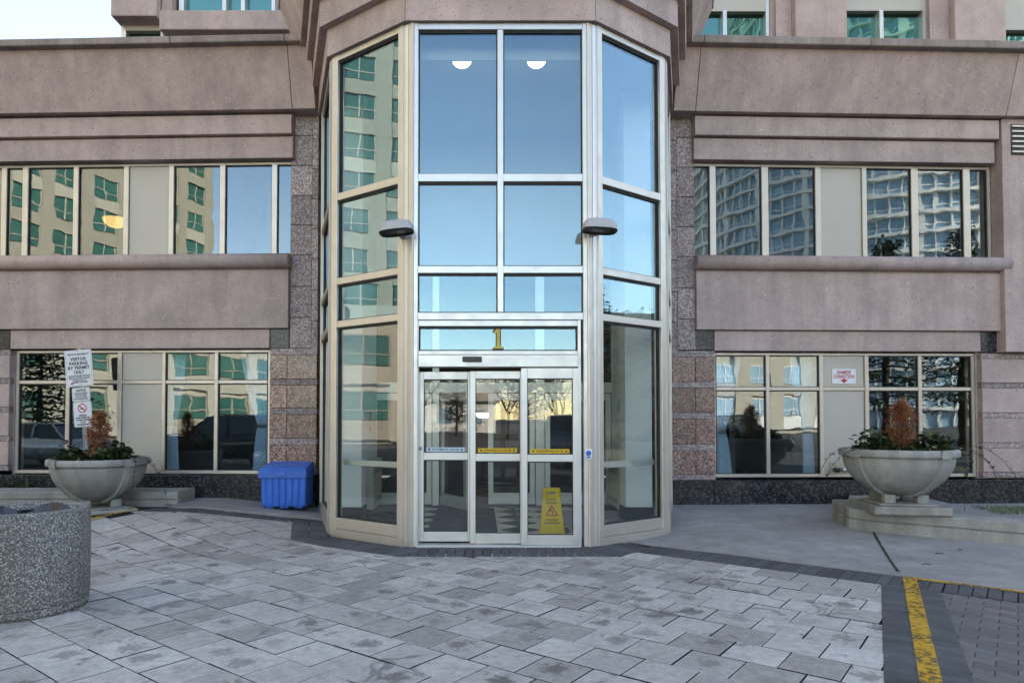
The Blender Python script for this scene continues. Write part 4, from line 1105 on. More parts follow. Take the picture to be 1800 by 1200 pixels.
# aggregate litter bin
def litter_bin():
    c = gnd(44, 1067); r, h = .455, .80
    e = empty('litter_bin', c, 'round exposed aggregate litter bin with black bag liner at the left edge', 'litter bin')
    MB().lathe([(r - .03, .0), (r - .012, .0), (r - .005, .065), (r - .02, .07)], c, 72).obj('base_ring', M['agg'], e)
    MB().lathe([(r - .03, .068), (r - .004, .072), (r, .085), (r, h - .02), (r - .006, h - .005), (r - .025, h), (r - .06, h), (r - .075, h - .01), (r - .08, h - .05), (r - .08, .1)], c, 72).obj('drum', M['agg'], e)
    n, rr = 72, random.Random(3); vv = []; prof = [(r - .084, -.03), (r - .088, -.10), (r - .12, -.22), (r - .22, -.30), (.0, -.32)]
    for i in range(n):
        a = 2 * math.pi * i / n
        for k_, (q, z) in enumerate(prof):
            d = .018 * math.sin(a * 9 + k_) * (k_ > 0) + rr.uniform(-.008, .004)
            fold = .07 * math.exp(-((a - 1.2) / .35) ** 2) * (k_ in (1, 2))
            vv.append((c.x + (q + d - fold) * math.cos(a), c.y + (q + d - fold) * math.sin(a), c.z + h + z + (.03 * math.sin(a * 5) if k_ == 0 else 0) + fold * .4))
    m = len(prof)
    MB().add(vv, [(i * m + q, ((i + 1) % n) * m + q, ((i + 1) % n) * m + q + 1, i * m + q + 1) for i in range(n) for q in range(m - 1)], 0, True).obj('bag_liner', M['bag'], e)
litter_bin()

# concrete kerbs of the planting beds
def kerb_path(name, pts, wdt, h, label, gap=.02, zbase=None, cat='kerb wall'):
    """pts ground points (Vector2); front edge line, width goes to the left normal"""
    e = empty(name, (pts[0][0], pts[0][1], gz(*pts[0])), label, cat)
    k = len(pts); P = [Vector(p) for p in pts]; nrm = []
    for i in range(k):
        t = (P[min(i + 1, k - 1)] - P[max(i - 1, 0)]).normalized(); nrm.append(Vector((-t.y, t.x)))
    def layer(nm, z0, z1, inset):
        m = MB(); vv = []
        for i in range(k):
            a = P[i] + nrm[i] * inset; b = P[i] + nrm[i] * (wdt - inset); g0 = (zbase if zbase is not None else gz(P[i].x, P[i].y)); ch = .012
            vv += [(*a, g0 + z0), (*a, g0 + z1 - ch), (*(a + nrm[i] * ch), g0 + z1), (*(b - nrm[i] * ch), g0 + z1), (*b, g0 + z1 - ch), (*b, g0 + z0)]
        fs = [(6 * i + q, 6 * i + q + 1, 6 * i + 7 + q, 6 * i + 6 + q) for i in range(k - 1) for q in range(5)] + [tuple(range(6)), tuple(6 * (k - 1) + q for q in range(5, -1, -1))]
        m.add(vv, fs); m.obj(nm, M['kerbc'], e)
    layer('lower_course', -.08, h * .50, 0); layer('joint', h * .49, h * .50 + gap + .002, .022); layer('cap_course', h * .5 + gap, h, 0)
    return e
# right bed
q0 = gnd(1483, 922).xy
rp = [gp(1484, 921), gp(1485, 923.5), gp(1488, 926.5), gp(1493, 929), gp(1500, 930.5), gp(1519, 934), gp(1560, 938), gp(1640, 945), gp(1720, 952.5), gp(1800, 960), gp(1900, 970)]
rp = [Vector((rp[0].x + .02, rp[0].y + .35)), Vector((rp[0].x, rp[0].y + .16))] + rp
kr = kerb_path('planting_bed_kerb', rp, .42, .27, 'low rounded concrete kerb under the right planter', cat='kerb wall')
# bed surfaces behind the right kerb
bz = gz(rp[5].x, rp[5].y) + .2
m = MB(); fr = [p + Vector((.10, .28)) for p in rp[4:]]; fr[0].x = rp[0].x + .25; n = len(fr)
m.add([(*p, gz(p.x, p.y) + .20) for p in fr] + [(max(5.9, p.x), 10.95, .30) for p in fr], [(i, i + 1, n + i + 1, n + i) for i in range(n - 1)])
o = m.obj('planting_bed', M['slab'], None, False); o['kind'] = 'structure'
# left bed wall
LB = [Vector((-9.5, 10.05)), Vector((-7.6, 10.05)), Vector((-5.9, 10.05)), xY(313.5, 10.05) and Vector((xY(313.5, 10.05), 10.05))]
kerb_path('planting_bed_kerb', LB, .62, .235, 'low concrete bed wall behind the left planter', zbase=.20)
MB().box(-9.5, LB[-1].x - .01, 10.62, 10.9, .1, .40).obj('planting_bed', M['soil'])['kind'] = 'structure'

# ------------------------------------------------------------------ plants
def leaf_quad(m, p, d, up, L, W, mi=0):
    d = d.normalized(); s_ = d.cross(up)
    if s_.length < .01: s_ = d.cross(Vector((1, 0, 0)))
    s_.normalize(); u = s_.cross(d) * (L * .12)
    a = p; b = p + d * L * .45 + s_ * W * .5 + u; c = p + d * L; e_ = p + d * L * .45 - s_ * W * .5 + u
    m.add([tuple(a), tuple(b), tuple(c), tuple(e_)], [(0, 1, 2, 3)], mi)
def ivy(c, rx, h, n, name, label, rr, parent_vines=0, vdir=1, cat='plant'):
    e = empty(name, c, label, cat)
    mats = [M['ivy'], M['ivyy'], M['ivyr']]
    st = MB(); fo = MB()
    for i in range(n):
        a = rr.uniform(0, 6.28); k = rr.random() ** .6; base = Vector((c[0] + rx * k * math.cos(a), c[1] + .26 * k * math.sin(a), c[2]))
        hh_ = h * (1 - .55 * k * k) * rr.uniform(.25, 1.05)
        tip = base + Vector((rr.uniform(-.07, .07), rr.uniform(-.06, .05), hh_))
        if i % 3 == 0: st.tube([base, base.lerp(tip, .5) + Vector((rr.uniform(-.02, .02), 0, .01)), tip], [.003, .0025, .0015], 4)
        for q in range(3):
            p = base.lerp(tip, rr.uniform(.3, 1)); d = Vector((rr.uniform(-1, 1), rr.uniform(-1, .6), rr.uniform(-.35, .55)))
            L = rr.uniform(.055, .10); mi = 1 if rr.random() < .07 else (2 if rr.random() < .05 else 0)
            leaf_quad(fo, p, d, Vector((rr.uniform(-.4, .4), rr.uniform(-.4, .4), 1)), L, L * .85, mi)
    for v_ in range(parent_vines):
        p = Vector((c[0] + vdir * rx * .95, c[1] - .12 * rr.random(), c[2] + .05)); pts = [p.copy()]
        vel = Vector((vdir * rr.uniform(.10, .16), rr.uniform(-.06, .02), rr.uniform(.03, .08)))
        for s_ in range(rr.randint(5, 9)):
            vel += Vector((-vdir * .012 + rr.uniform(-.02, .02), rr.uniform(-.01, .01), -.032)); p = p + vel * .75; pts.append(p.copy())
            for q in range(2):
                if rr.random() < .65: leaf_quad(fo, p + Vector((0, 0, .004)), Vector((rr.uniform(-1, 1), rr.uniform(-1, .2), rr.uniform(-.6, .3))), Vector((0, 0, 1)), .05, .042, rr.choice((0, 0, 1, 2)))
        st.tube(pts, .003, 4)
    tag(st.obj('stem', M['bark'], e), kind='stuff'); tag(fo.obj('foliage', mats, e, False), kind='stuff')
    return e
def rust_conifer(c, h, r, label, rr):
    e = empty('dwarf_conifer', c, label, 'shrub')
    MB().tube([c, Vector(c) + Vector((.005, 0, h * .5)), Vector(c) + Vector((0, 0, h * .95))], [.014, .009, .003], 6).obj('trunk', M['bark'], e)
    fo = MB(); br = MB()
    for i in range(64):
        t = (i + rr.random()) / 64; z = h * (.03 + .90 * t); a = i * 2.4 + rr.uniform(-.5, .5)
        env = min(1, .70 + t * .9) if t < .55 else max(.12, 1 - ((t - .55) / .5) ** 2.2)
        rad = r * env * rr.uniform(.35, 1.02); sz = rr.uniform(.030, .055) * (1 - .35 * t)
        p0 = Vector((c[0], c[1], c[2] + z * .88)); p1 = Vector((c[0] + rad * math.cos(a), c[1] + rad * math.sin(a), c[2] + z + .02))
        br.tube([p0, p0.lerp(p1, .6) + Vector((0, 0, -.008)), p1], [.004, .003, .0015], 4)
        mi = rr.choice((0, 0, 1, 2)); out = Vector((math.cos(a), math.sin(a), .9)).normalized()
        for q in range(rr.randint(52, 92)):
            p = p1 + Vector((rr.gauss(0, sz * .75), rr.gauss(0, sz * .75), rr.gauss(0, sz * 1.15)))
            d = out + Vector((rr.uniform(-1, 1), rr.uniform(-1, 1), rr.uniform(-.5, .9)))
            leaf_quad(fo, p, d, Vector((rr.uniform(-1, 1), rr.uniform(-1, 1), rr.uniform(-1, 1))), rr.uniform(.02, .048), rr.uniform(.005, .010), mi if rr.random() < .8 else rr.choice((0, 1, 2)))
    for i in range(16):
        a = rr.uniform(0, 6.28); z = h * rr.uniform(.5, 1.02); k_ = r * rr.uniform(.5, 1.25) * (1 if z < h * .8 else .4)
        q0 = Vector((c[0] + k_ * .6 * math.cos(a), c[1] + k_ * .6 * math.sin(a), c[2] + z - .04)); q1 = Vector((c[0] + k_ * math.cos(a), c[1] + k_ * math.sin(a), c[2] + z + .035))
        br.tube([q0, q1], [.002, .001], 3)
        for q in range(14): leaf_quad(fo, q0.lerp(q1, rr.random()), Vector((rr.uniform(-1, 1), rr.uniform(-1, 1), rr.uniform(-.2, 1))), Vector((rr.uniform(-1, 1), rr.uniform(-1, 1), 1)), .024, .006, rr.choice((0, 2)))
    tag(br.obj('branch', M['bark'], e), kind='stuff'); tag(fo.obj('foliage', [M['rust'], M['rustd'], M['rustl']], e, False), kind='stuff')
def planter(pxc, yrim, Y, r, rot, label, plrot, seed):
    rr = random.Random(seed); X = xY(pxc, Y); zt = zY(yrim, Y - r * .0)
    c = Vector((X, Y, 0)); H = .535; zb = zt - .095 - H + .06
    zb = zt - .60
    e = empty('planter_bowl', (X, Y, zb - .2), label, 'planter', 'concrete bowl planters by the entrance')
    prof = []; k = 14
    for i in range(k + 1):
        a = math.pi / 2 * i / k; prof.append((max(.10, (r - .045) * math.sin(a) ** .92), zb + (zt - .09 - zb) * (1 - math.cos(a)) ** .95))
    MB().lathe([(0, zb)] + prof + [(r - .06, zt - .088)], (X, Y, 0), 64).obj('bowl', M['bowl'], e)
    MB().lathe([(r - .06, zt - .092), (r - .012, zt - .092), (r, zt - .08), (r, zt - .012), (r - .012, zt), (r - .10, zt), (r - .11, zt - .01), (r - .115, zt - .09)], (X, Y, 0), 64).obj('rim', M['bowl'], e)
    for q in range(4):
        a0 = rot + q * math.pi / 2; m = MB(); vv = []; hw = .05
        for i in range(k + 1):
            rr_, z = prof[i]; da = hw / max(.12, rr_)
            t = i / k; nx_, nz_ = math.sin(math.pi / 2 * t), -math.cos(math.pi / 2 * t); up = .032
            for s_, off in ((-1, 0), (-.72, up), (.72, up), (1, 0)):
                R_ = rr_ + nx_ * off; vv.append((X + R_ * math.cos(a0 + s_ * da), Y + R_ * math.sin(a0 + s_ * da), z + nz_ * off))
        m.add(vv, [(4 * i + j, 4 * i + j + 1, 4 * i + j + 5, 4 * i + j + 4) for i in range(k) for j in range(3)], 0, False); m.obj('rib', M['bowl'], e)
        da = .075 / r
        MB().lathe([(r - .03, zt - .098), (r + .014, zt - .098), (r + .014, zt + .003), (r - .03, zt + .003)], (X, Y, 0), 6, 0, False, a0 - da, a0 + da).obj('rim_block', M['bowl'], e)
    cr = lambda x, y: (X + x * math.cos(plrot) - y * math.sin(plrot), Y + x * math.sin(plrot) + y * math.cos(plrot))
    def px3(x, y, z): q = cr(x, y); return (q[0], q[1], z)
    for sx in (-1, 1):
        for sy in (-1, 1): MB(px3).box(sx * .19 - .065, sx * .19 + .065, sy * .19 - .065, sy * .19 + .065, zb - .075, zb + .035, 0, .008).obj('foot', M['bowl'], e)
    MB(px3).box(-.34, .34, -.34, .34, zb - .10, zb - .074, 0, .012).obj('plinth_step', M['bowl'], e)
    MB(px3).box(-.44, .44, -.44, .44, zb - .20, zb - .098, 0, .014).obj('plinth', M['kerbc'], e)
    MB().lathe([(0, zt - .05), (r - .11, zt - .055)], (X, Y, 0), 32).obj('soil', M['soil'], e)
    return X, Y, zt - .05, zb - .20
xl, yl, zl_, _zbl = planter(176, 805, 9.72, .655, R(-118), 'concrete bowl planter with ribs standing left of the blue bin', R(35), 1)
xr_, yr_, zr_, _zbr = planter(1576, 788, 8.80, .672, R(-73), 'concrete bowl planter with ribs on the right kerb', R(-9), 2)
print('planter plinth bottoms', _zbl, gz(xl, yl), _zbr, gz(xr_, yr_))
rr = random.Random(11)
rust_conifer((xl + .02, yl - .05, zl_), .70, .128, 'rusty brown dwarf conifer in the left planter', rr)
rust_conifer((xr_ + .03, yr_ - .05, zr_), .66, .150, 'rusty brown dwarf conifer in the right planter', rr)
ivy((xl - .30, yl - .12, zl_), .24, .27, 120, 'ivy', 'dark green ivy on the left side of the left planter', rr)
ivy((xl + .30, yl - .12, zl_), .26, .33, 140, 'ivy', 'dark green ivy trailing over the right side of the left planter', rr, 4, 1)
ivy((xr_ - .36, yr_ - .12, zr_), .20, .30, 130, 'ivy', 'dark green ivy clump left of the conifer in the right planter', rr, 2, -1)
ivy((xr_ + .36, yr_ - .14, zr_), .24, .29, 150, 'ivy', 'dark green ivy trailing down the right side of the right planter', rr, 3, 1)
ivy((xl + .02, yl - .28, zl_), .42, .11, 60, 'ground_ivy', 'low ivy along the front rim of the left planter', rr)
ivy((xr_ + .0, yr_ - .28, zr_), .40, .12, 60, 'ground_ivy', 'low ivy along the front rim of the right planter', rr)
# hanging vine on the right planter
hv = empty('hanging_vine', (xr_ + .62, yr_ - .25, .35), 'thin ivy strand hanging from the right planter to the kerb', 'vine')
pts = [Vector((xr_ + .56, yr_ - .24, zr_ + .06)), Vector((xr_ + .70, yr_ - .26, zr_ - .02)), Vector((xr_ + .71, yr_ - .27, zr_ - .25)), Vector((xr_ + .67, yr_ - .27, zr_ - .55)), Vector((xr_ + .665, yr_ - .27, .37))]
MB().tube(pts, .0045, 5).obj('stem', M['bark'], hv); fo = MB()
for i in range(34):
    t = rr.random() * 3.2; k = int(t); p = pts[k].lerp(pts[min(k + 1, 4)], t - k) + Vector((rr.uniform(-.05, .05), rr.uniform(-.03, .03), 0)); leaf_quad(fo, p, Vector((rr.uniform(-1, 1), rr.uniform(-1, .3), rr.uniform(-.7, .2))), Vector((0, 0, 1)), .065, .055, rr.choice((0, 0, 0, 1)))
fo.obj('foliage', [M['ivy'], M['ivyy']], hv, False)
# strap leaved plant in the left bed
def blades(name, c, n, L, label, mat, spread=1.0):
    e = empty(name, c, label, 'plant'); m = MB()
    for i in range(n):
        a = rr.uniform(0, 6.28); l_ = L * rr.uniform(.5, 1.1); wd = .012; d = Vector((math.cos(a), math.sin(a) * .5, 0)) * spread; s_ = Vector((-math.sin(a), math.cos(a), 0)); vv = []; base = Vector(c) + Vector((rr.uniform(-.08, .08), rr.uniform(-.05, .05), 0))
        for k in range(6):
            t = k / 5; p = base + d * l_ * t * .8 + Vector((0, 0, l_ * (t * .95 - .65 * t * t * rr.uniform(.7, 1.1)))); q = wd * (1 - t * .9)
            vv += [tuple(p - s_ * q), tuple(p + s_ * q)]
        m.add(vv, [(2 * k, 2 * k + 1, 2 * k + 3, 2 * k + 2) for k in range(5)], 0, True)
    m.obj('foliage', mat, e, False); return e
blades('strap_leaf_plant', (xY(2, 10.75), 10.72, .40), 36, .52, 'arching strap leaved plant in the bed at the left edge', M['blade'])
blades('strap_leaf_plant', (xY(44, 10.75), 10.74, .40), 26, .42, 'smaller strap leaved tuft beside it below the left window', M['blade'])
gr = MB()
for i in range(900):
    X = rr.uniform(xY(1738, 9.1), xY(1850, 9.1)); Y = rr.uniform(8.95, 9.5); h = rr.uniform(.015, .05); a = rr.uniform(0, 6.28); z = gz(X, Y) + .205
    z = .26 + (Y - 8.95) * .05
    gr.add([(X - .004, Y, z), (X + .004, Y, z), (X + .03 * math.cos(a), Y + .03 * math.sin(a), z + h)], [(0, 1, 2)])
tag(gr.obj('grass', M['grass'], None, False), 'thin green grass patch behind the right kerb', 'grass', kind='stuff')

# ------------------------------------------------------------------ sign post
def sign_post():
    Yp = 10.45; top = atY(139, 612, Yp); bot = atY(152, 800, Yp)
    ax = (top - bot).normalized(); e = empty('sign_post', (bot.x, Yp, .4), 'steel post with three white parking and no smoking notices above the left planter', 'sign')
    p0 = bot - ax * .35; m = MB()
    side = Vector((0, 1, 0)).cross(ax).normalized() * -1
    if side.x < 0: side = -side
    def bxp(x0, x1, y0, y1, t0, t1, name, mat, par, ch=0):
        f = lambda x, y, z: tuple(p0 + side * x + Vector((0, 1, 0)) * y + ax * z)
        return MB(f).box(x0, x1, y0, y1, t0, t1, 0, ch).obj(name, mat, par)
    Lt = (top - p0).length
    u = MB(lambda x, y, z: tuple(p0 + side * x + Vector((0, 1, 0)) * y + ax * z)); u.box(-.03, -.022, -.012, .012, 0, Lt); u.box(.022, .03, -.012, .012, 0, Lt); u.box(-.0215, .0215, .006, .012, 0, Lt)
    u.obj('post', M['steel'], e)
    def tpos(py): return ((atY(146, py, Yp) - p0).dot(ax))
    def plate(y0, y1, xc, wpx, lines):
        t0, t1 = tpos(y1), tpos(y0); wd = wpx / F * Yp; xo = (xc - (139 + (152 - 139) * ((y0 + y1) / 2 - 612) / 188)) / F * Yp
        f = lambda x, y, z: tuple(p0 + side * (x + xo) + Vector((0, 1, 0)) * y + ax * z)
        # rounded plate
        rr_ = .022; pts = []
        for (cx_, cz_, a0) in ((wd / 2 - rr_, t1 - rr_, 0), (-wd / 2 + rr_, t1 - rr_, 90), (-wd / 2 + rr_, t0 + rr_, 180), (wd / 2 - rr_, t0 + rr_, 270)):
            for k in range(5): a = R(a0 + 22.5 * k); pts.append((cx_ + rr_ * math.cos(a), cz_ + rr_ * math.sin(a)))
        n = len(pts); mm = MB(f)
        mm.add([(q[0], -.030, q[1]) for q in pts] + [(q[0], -.026, q[1]) for q in pts], [tuple(range(n)), tuple(range(2 * n - 1, n - 1, -1))] + [(i, (i + 1) % n, n + (i + 1) % n, n + i) for i in range(n)])
        pl = mm.obj('sign_plate', M['signw'], e)
        q2 = [(q[0] * .93, (q[1] - (t0 + t1) / 2) * .965 + (t0 + t1) / 2) for q in pts]; q3 = [(q[0] * .905, (q[1] - (t0 + t1) / 2) * .95 + (t0 + t1) / 2) for q in pts]
        bo = MB(f); bo.add([(q[0], -.0315, q[1]) for q in q2 + q3], [(i, (i + 1) % n, n + (i + 1) % n, n + i) for i in range(n)]); bo.obj('border_line', M['steel'], pl)
        H = t1 - t0
        for (msg, fy, sz, wf_, mat, bd) in lines:
            P = Vector(f(0, -.0325, t1 - H * fy)); text('lettering', msg, sz * H, face_mat(P, side, ax), M[mat], pl, wd * wf_, bd)
        for tt in (t0 + .02, t1 - .02): MB(f).box(-.008, .008, -.036, -.030, tt - .008, tt + .008, 0, .003).obj('bolt', M['steel'], pl)
        return pl, f, t0, t1, wd
    pl, f, t0, t1, wd = plate(614.5, 678.5, 140.5, 47.5, [('PRIVATE PROPERTY', .125, .075, .78, 'ink', .001), ('VISITOR', .255, .125, .60, 'ink', .002), ('PARKING', .375, .125, .68, 'ink', .002), ('BY PERMIT', .495, .125, .80, 'ink', .002), ('ONLY', .615, .125, .38, 'ink', .002),
        ('UNAUTHORIZED VEHICLES', .715, .055, .80, 'ink', .001), ('WILL BE TAGGED AND/OR', .775, .055, .80, 'ink', .001), ('TOWED AWAY AT', .835, .055, .52, 'ink', .001), ("OWNER'S EXPENSE", .89, .055, .60, 'ink', .001)])
    H = t1 - t0; ay = t0 + H * .075
    MB(f).add([(-wd * .36, -.0325, ay), (-wd * .29, -.0325, ay + .014), (-wd * .29, -.0325, ay + .006), (-wd * .21, -.0325, ay + .006), (-wd * .21, -.0325, ay - .006), (-wd * .29, -.0325, ay - .006), (-wd * .29, -.0325, ay - .014)], [(0, 1, 2, 3, 4, 5, 6)]).obj('arrow_mark', M['red'], pl)
    plate(680.8, 704.6, 144.5, 31.5, [('NOTICE', .22, .22, .55, 'ink', .002), ('VEHICLES PARKED', .42, .12, .72, 'ink', .001), ('WITHOUT PERMIT', .56, .12, .66, 'ink', .001), ('WILL BE TOWED', .70, .12, .66, 'ink', .001), ('BY-LAW ENFORCED', .84, .12, .78, 'ink', .001)])
    pl, f, t0, t1, wd = plate(705.4, 750, 147.5, 32, [('SMOKING', .55, .075, .42, 'ink', .002), ('IS NOT PERMITTED', .64, .07, .76, 'ink', .002), ('WITHIN 9 METRES', .73, .07, .72, 'ink', .002), ('OF ANY', .82, .07, .30, 'ink', .002), ('ENTRANCE WAY', .91, .07, .66, 'ink', .002)])
    cz = t1 - (t1 - t0) * .27; ro, ri, n = .070, .056, 28
    rg = MB(f); rg.add([(q * math.cos(2 * math.pi * i / n), -.0326, cz + q * math.sin(2 * math.pi * i / n)) for q in (ro, ri) for i in range(n)], [(i, (i + 1) % n, n + (i + 1) % n, n + i) for i in range(n)])
    k = .7071 * ri; rg.add([(-k - .006, -.0328, cz + k - .006), (-k + .006, -.0328, cz + k + .006), (k + .006, -.0328, cz - k + .006), (k - .006, -.0328, cz - k - .006)], [(0, 1, 2, 3)])
    rg.obj('prohibition_ring', M['red'], pl)
    sm = MB(f); sm.box(-.038, .026, -.0334, -.0330, cz - .016, cz - .004); sm.tube([(.02, -.0334, cz + .004), (.032, -.0334, cz + .014), (.026, -.0334, cz + .026)], .003, 4); sm.obj('cigarette_symbol', M['ink'], pl)
sign_post()

# ================================================================== SURROUNDINGS BEHIND THE CAMERA (seen in the glass)
def tower_block(name, loc, label, segs, nfl, z0, fh, mats, win, podium=None):
    """segs: list of (p0, p1) facade lines, windows on each; win=(spacing,width,sill,height)"""
    e = empty(name, (*loc, 0), label, 'building'); wallm, trim, gm = mats
    for (p0, p1, dep) in segs:
        p0, p1 = Vector(p0), Vector(p1); d = (p1 - p0); L = d.length; d.normalize(); n = Vector((d.y, -d.x))
        def f(x, y, z, p0=p0, d=d, n=n): q = p0 + d * x - n * y; return (q.x, q.y, z)
        H = z0 + nfl * fh + .8
        MB(f).box(0, L, .25, dep, 0, H).obj('wall', wallm, e)
        sp, wd, sill, wh = win; k = int(L // sp); off = (L - k * sp) / 2
        pan = MB().box(-wd / 2, wd / 2, -.02, .02, 0, wh).me('window_pane'); pan.materials.append(gm)
        fr = MB(); fr.box(-wd / 2 - .08, -wd / 2, -.08, .06, -.1, wh + .1); fr.box(wd / 2, wd / 2 + .08, -.08, .06, -.1, wh + .1); fr.box(-.05, .05, -.08, .06, 0, wh); fr.box(-wd / 2, wd / 2, -.08, .06, wh, wh + .1); fr.box(-wd / 2, wd / 2, -.08, .06, wh * .32, wh * .32 + .07)
        frm = fr.me('window_frame'); frm.materials.append(trim)
        ang = math.atan2(d.y, d.x)
        for fl in range(nfl):
            zz = z0 + fl * fh
            MB(f).box(-.1, L + .1, -.0, .249, zz - .35, zz + sill - .12).obj('spandrel', trim if fl % 4 == 0 else wallm, e)
            for i in range(k):
                w_ = bpy.data.objects.new('window', frm); COL.objects.link(w_); w_.parent = e; w_.matrix_parent_inverse = Matrix.Translation(-Vector(e.location))
                q = f(off + (i + .5) * sp, .16, zz + sill); w_.location = q; w_.rotation_euler.z = ang
                p_ = bpy.data.objects.new('pane', pan); COL.objects.link(p_); p_.parent = w_
        for i in range(k + 1):
            x = off + i * sp; hw = (sp - wd) / 2 - .1
            MB(f).box(max(-.08, x - hw), min(L + .08, x + hw), -.06, .248, z0 - .4, H - .05).obj('pier', wallm, e)
    return e
# sand coloured tower to the left, catching the sun
tower_block('apartment_tower', (-46, -8), 'sand coloured apartment tower with green windows mirrored in the left glass',
            [((-44, -13), (-44, 17), 14), ((-33.5, -50), (-44, -13.4), 14)], 13, 8.6, 2.95, (M['t1'], M['t1b'], M['t1g']), (3.7, 2.3, .85, 1.75))
tower_block('podium_building', (-30, -14), 'low two storey podium building mirrored in the left lower windows',
            [((-33, -16), (-36, 16), 6), ((-21, -42), (-33, -16.3), 6)], 2, .6, 3.4, (M['t1b'], M['t1'], M['t1g']), (4.2, 3.0, .9, 1.7))
# pale curved glass tower to the right
def curved_tower():
    c = Vector((88, -108)); r = 36; nf, fh = 28, 2.95
    e = empty('curved_tower', (*c, 0), 'white curved apartment tower with blue glass mirrored in the right windows', 'building')
    MB().lathe([(r - .6, 0), (r - .6, nf * fh + 3)], (c.x, c.y, 0), 72, 0, False).obj('glazing', M['t2g'], e)
    MB().lathe([(r - .6, nf * fh + 3), (0, nf * fh + 3.2)], (c.x, c.y, 0), 72).obj('roof', M['t2w'], e)
    for k in range(nf + 1):
        z = 2.8 + k * fh; MB().lathe([(r - .7, z - .22), (r + .35, z - .15), (r + .35, z + .38), (r - .7, z + .38)], (c.x, c.y, 0), 60, 0, False).obj('floor_band', M['t2w'], e)
    for i in range(112):
        a = 2 * math.pi * i / 112; d = Vector((math.cos(a), math.sin(a)))
        def f(x, y, z, d=d): q = c + d * x + Vector((-d.y, d.x)) * y; return (q.x, q.y, z)
        wd = .42 if i % 4 == 0 else .11
        MB(f).box(r - .62, r - .2 + (.25 if i % 4 == 0 else 0), -wd, wd, 0, nf * fh + 3.1).obj('mullion', M['t2w'], e)
    for k in range(nf):
        m = MB()
        z = 2.8 + k * fh + 1.1
        m.lathe([(r - .62, z), (r - .45, z), (r - .45, z + .12), (r - .62, z + .12)], (c.x, c.y, 0), 60, 0, False); m.obj('rail', M['t2w'], e)
curved_tower()
# low sunlit hall far behind
hall = empty('white_hall', (-6, -52, 0), 'low white hall with a pitched roof mirrored in the left door leaf', 'building')
MB().box(-16, 1.5, -60, -52, 0, 3.1).obj('wall', M['t2w'], hall)
MB().add([(-16.4, -51.6, 3.1), (1.9, -51.6, 3.1), (1.9, -60.4, 3.1), (-16.4, -60.4, 3.1), (-16.4, -56, 5.0), (1.9, -56, 5.0)], [(0, 1, 5, 4), (2, 3, 4, 5), (1, 2, 5), (3, 0, 4)]).obj('roof', M['t1b'], hall)
for i in range(5): MB().box(-14 + i * 3.2, -12.4 + i * 3.2, -52.03, -51.98, .9, 2.3).obj('window', M['t2g'], hall)

def bare_tree(x, y, h, seed, label):
    rr = random.Random(seed); e = empty('bare_tree', (x, y, -.06), label, 'tree', 'bare trees behind the camera'); tr = MB(); tw_ = MB()
    def grow(p, d, L, r, lv):
        q = p + d * L; mid = p.lerp(q, .5) + Vector((rr.uniform(-1, 1), rr.uniform(-1, 1), 0)) * L * .05
        (tr if lv < 3 else tw_).tube([p, mid, q], [r, r * .85, r * .68], 6 if lv < 3 else 3, 0, False)
        if lv >= 6: return
        for k in range(3 if lv else 4):
            a = rr.uniform(0, 6.28); sp = rr.uniform(.35, .8); u = Vector((math.cos(a), math.sin(a), 0))
            nd = (d + u * sp + Vector((0, 0, .12))).normalized(); grow(p.lerp(q, rr.uniform(.7, 1)), nd, L * rr.uniform(.6, .78), r * .58, lv + 1)
    grow(Vector((x, y, -.06)), Vector((0, 0, 1)), h * .27, h * .022, 0)
    tr.obj('trunk', M['bark'], e, False); tw_.obj('crown', M['bark'], e, False)
bare_tree(-3.6, -24, 7.5, 1, 'bare branched tree mirrored in the left door leaf')
bare_tree(2.0, -34, 7.0, 5, 'bare branched tree mirrored in the middle door leaf')
bare_tree(5.2, -30, 6.5, 9, 'bare branched tree mirrored in the right door leaf')
def leafy(name, x, y, h, r, seed, label, n=2600, conical=True):
    rr = random.Random(seed); e = empty(name, (x, y, -.06), label, 'tree'); p0 = Vector((x, y, -.06))
    t = MB(); t.tube([p0, p0 + Vector((.1, 0, h * .5)), p0 + Vector((0, .1, h * .95))], [h * .022, h * .015, .03], 8)
    fo = MB()
    for i in range(46):
        z = h * (.22 + .76 * (i / 46)); k = (1 - (z / h - .2) / .82) if conical else math.sqrt(max(.05, 1 - ((z / h - .6) / .42) ** 2)); a = i * 2.4; L = r * max(.12, k) * rr.uniform(.7, 1.15)
        q0 = p0 + Vector((0, 0, z)); q1 = q0 + Vector((L * math.cos(a), L * math.sin(a), -.08 * L if conical else .3 * L)); t.tube([q0, q1], [.05, .012], 4)
        for j in range(n // 46):
            p = q0.lerp(q1, rr.uniform(.2, 1.05)) + Vector((rr.gauss(0, .22), rr.gauss(0, .22), rr.gauss(0, .14))); leaf_quad(fo, p, Vector((rr.uniform(-1, 1), rr.uniform(-1, 1), rr.uniform(-.6, .4))), Vector((rr.uniform(-.5, .5), rr.uniform(-.5, .5), 1)), rr.uniform(.18, .36), rr.uniform(.08, .16))
    t.obj('trunk', M['bark'], e, False); fo.obj('crown', M['conif'], e, False)
for (x, y, h, r_, sd, lab) in ((19, -7, 9.5, 2.8, 3, 'dark evergreen tree mirrored behind the right planter'), (25, -10, 11, 3.0, 4, 'tall dark evergreen mirrored at the right window edge'), (22, 5, 7, 2.5, 6, 'dark evergreen mirrored low in the right side glass'),
                               (-20, -6, 6.5, 2.6, 8, 'dark evergreen tree mirrored in the left lower window'), (-24, -1, 6, 2.4, 12, 'dark round evergreen mirrored at the left window edge'), (9, -30, 6.5, 3.0, 13, 'dark evergreen mirrored in the right door leaf')):
    leafy('evergreen_tree', x, y, h, r_, sd, lab)
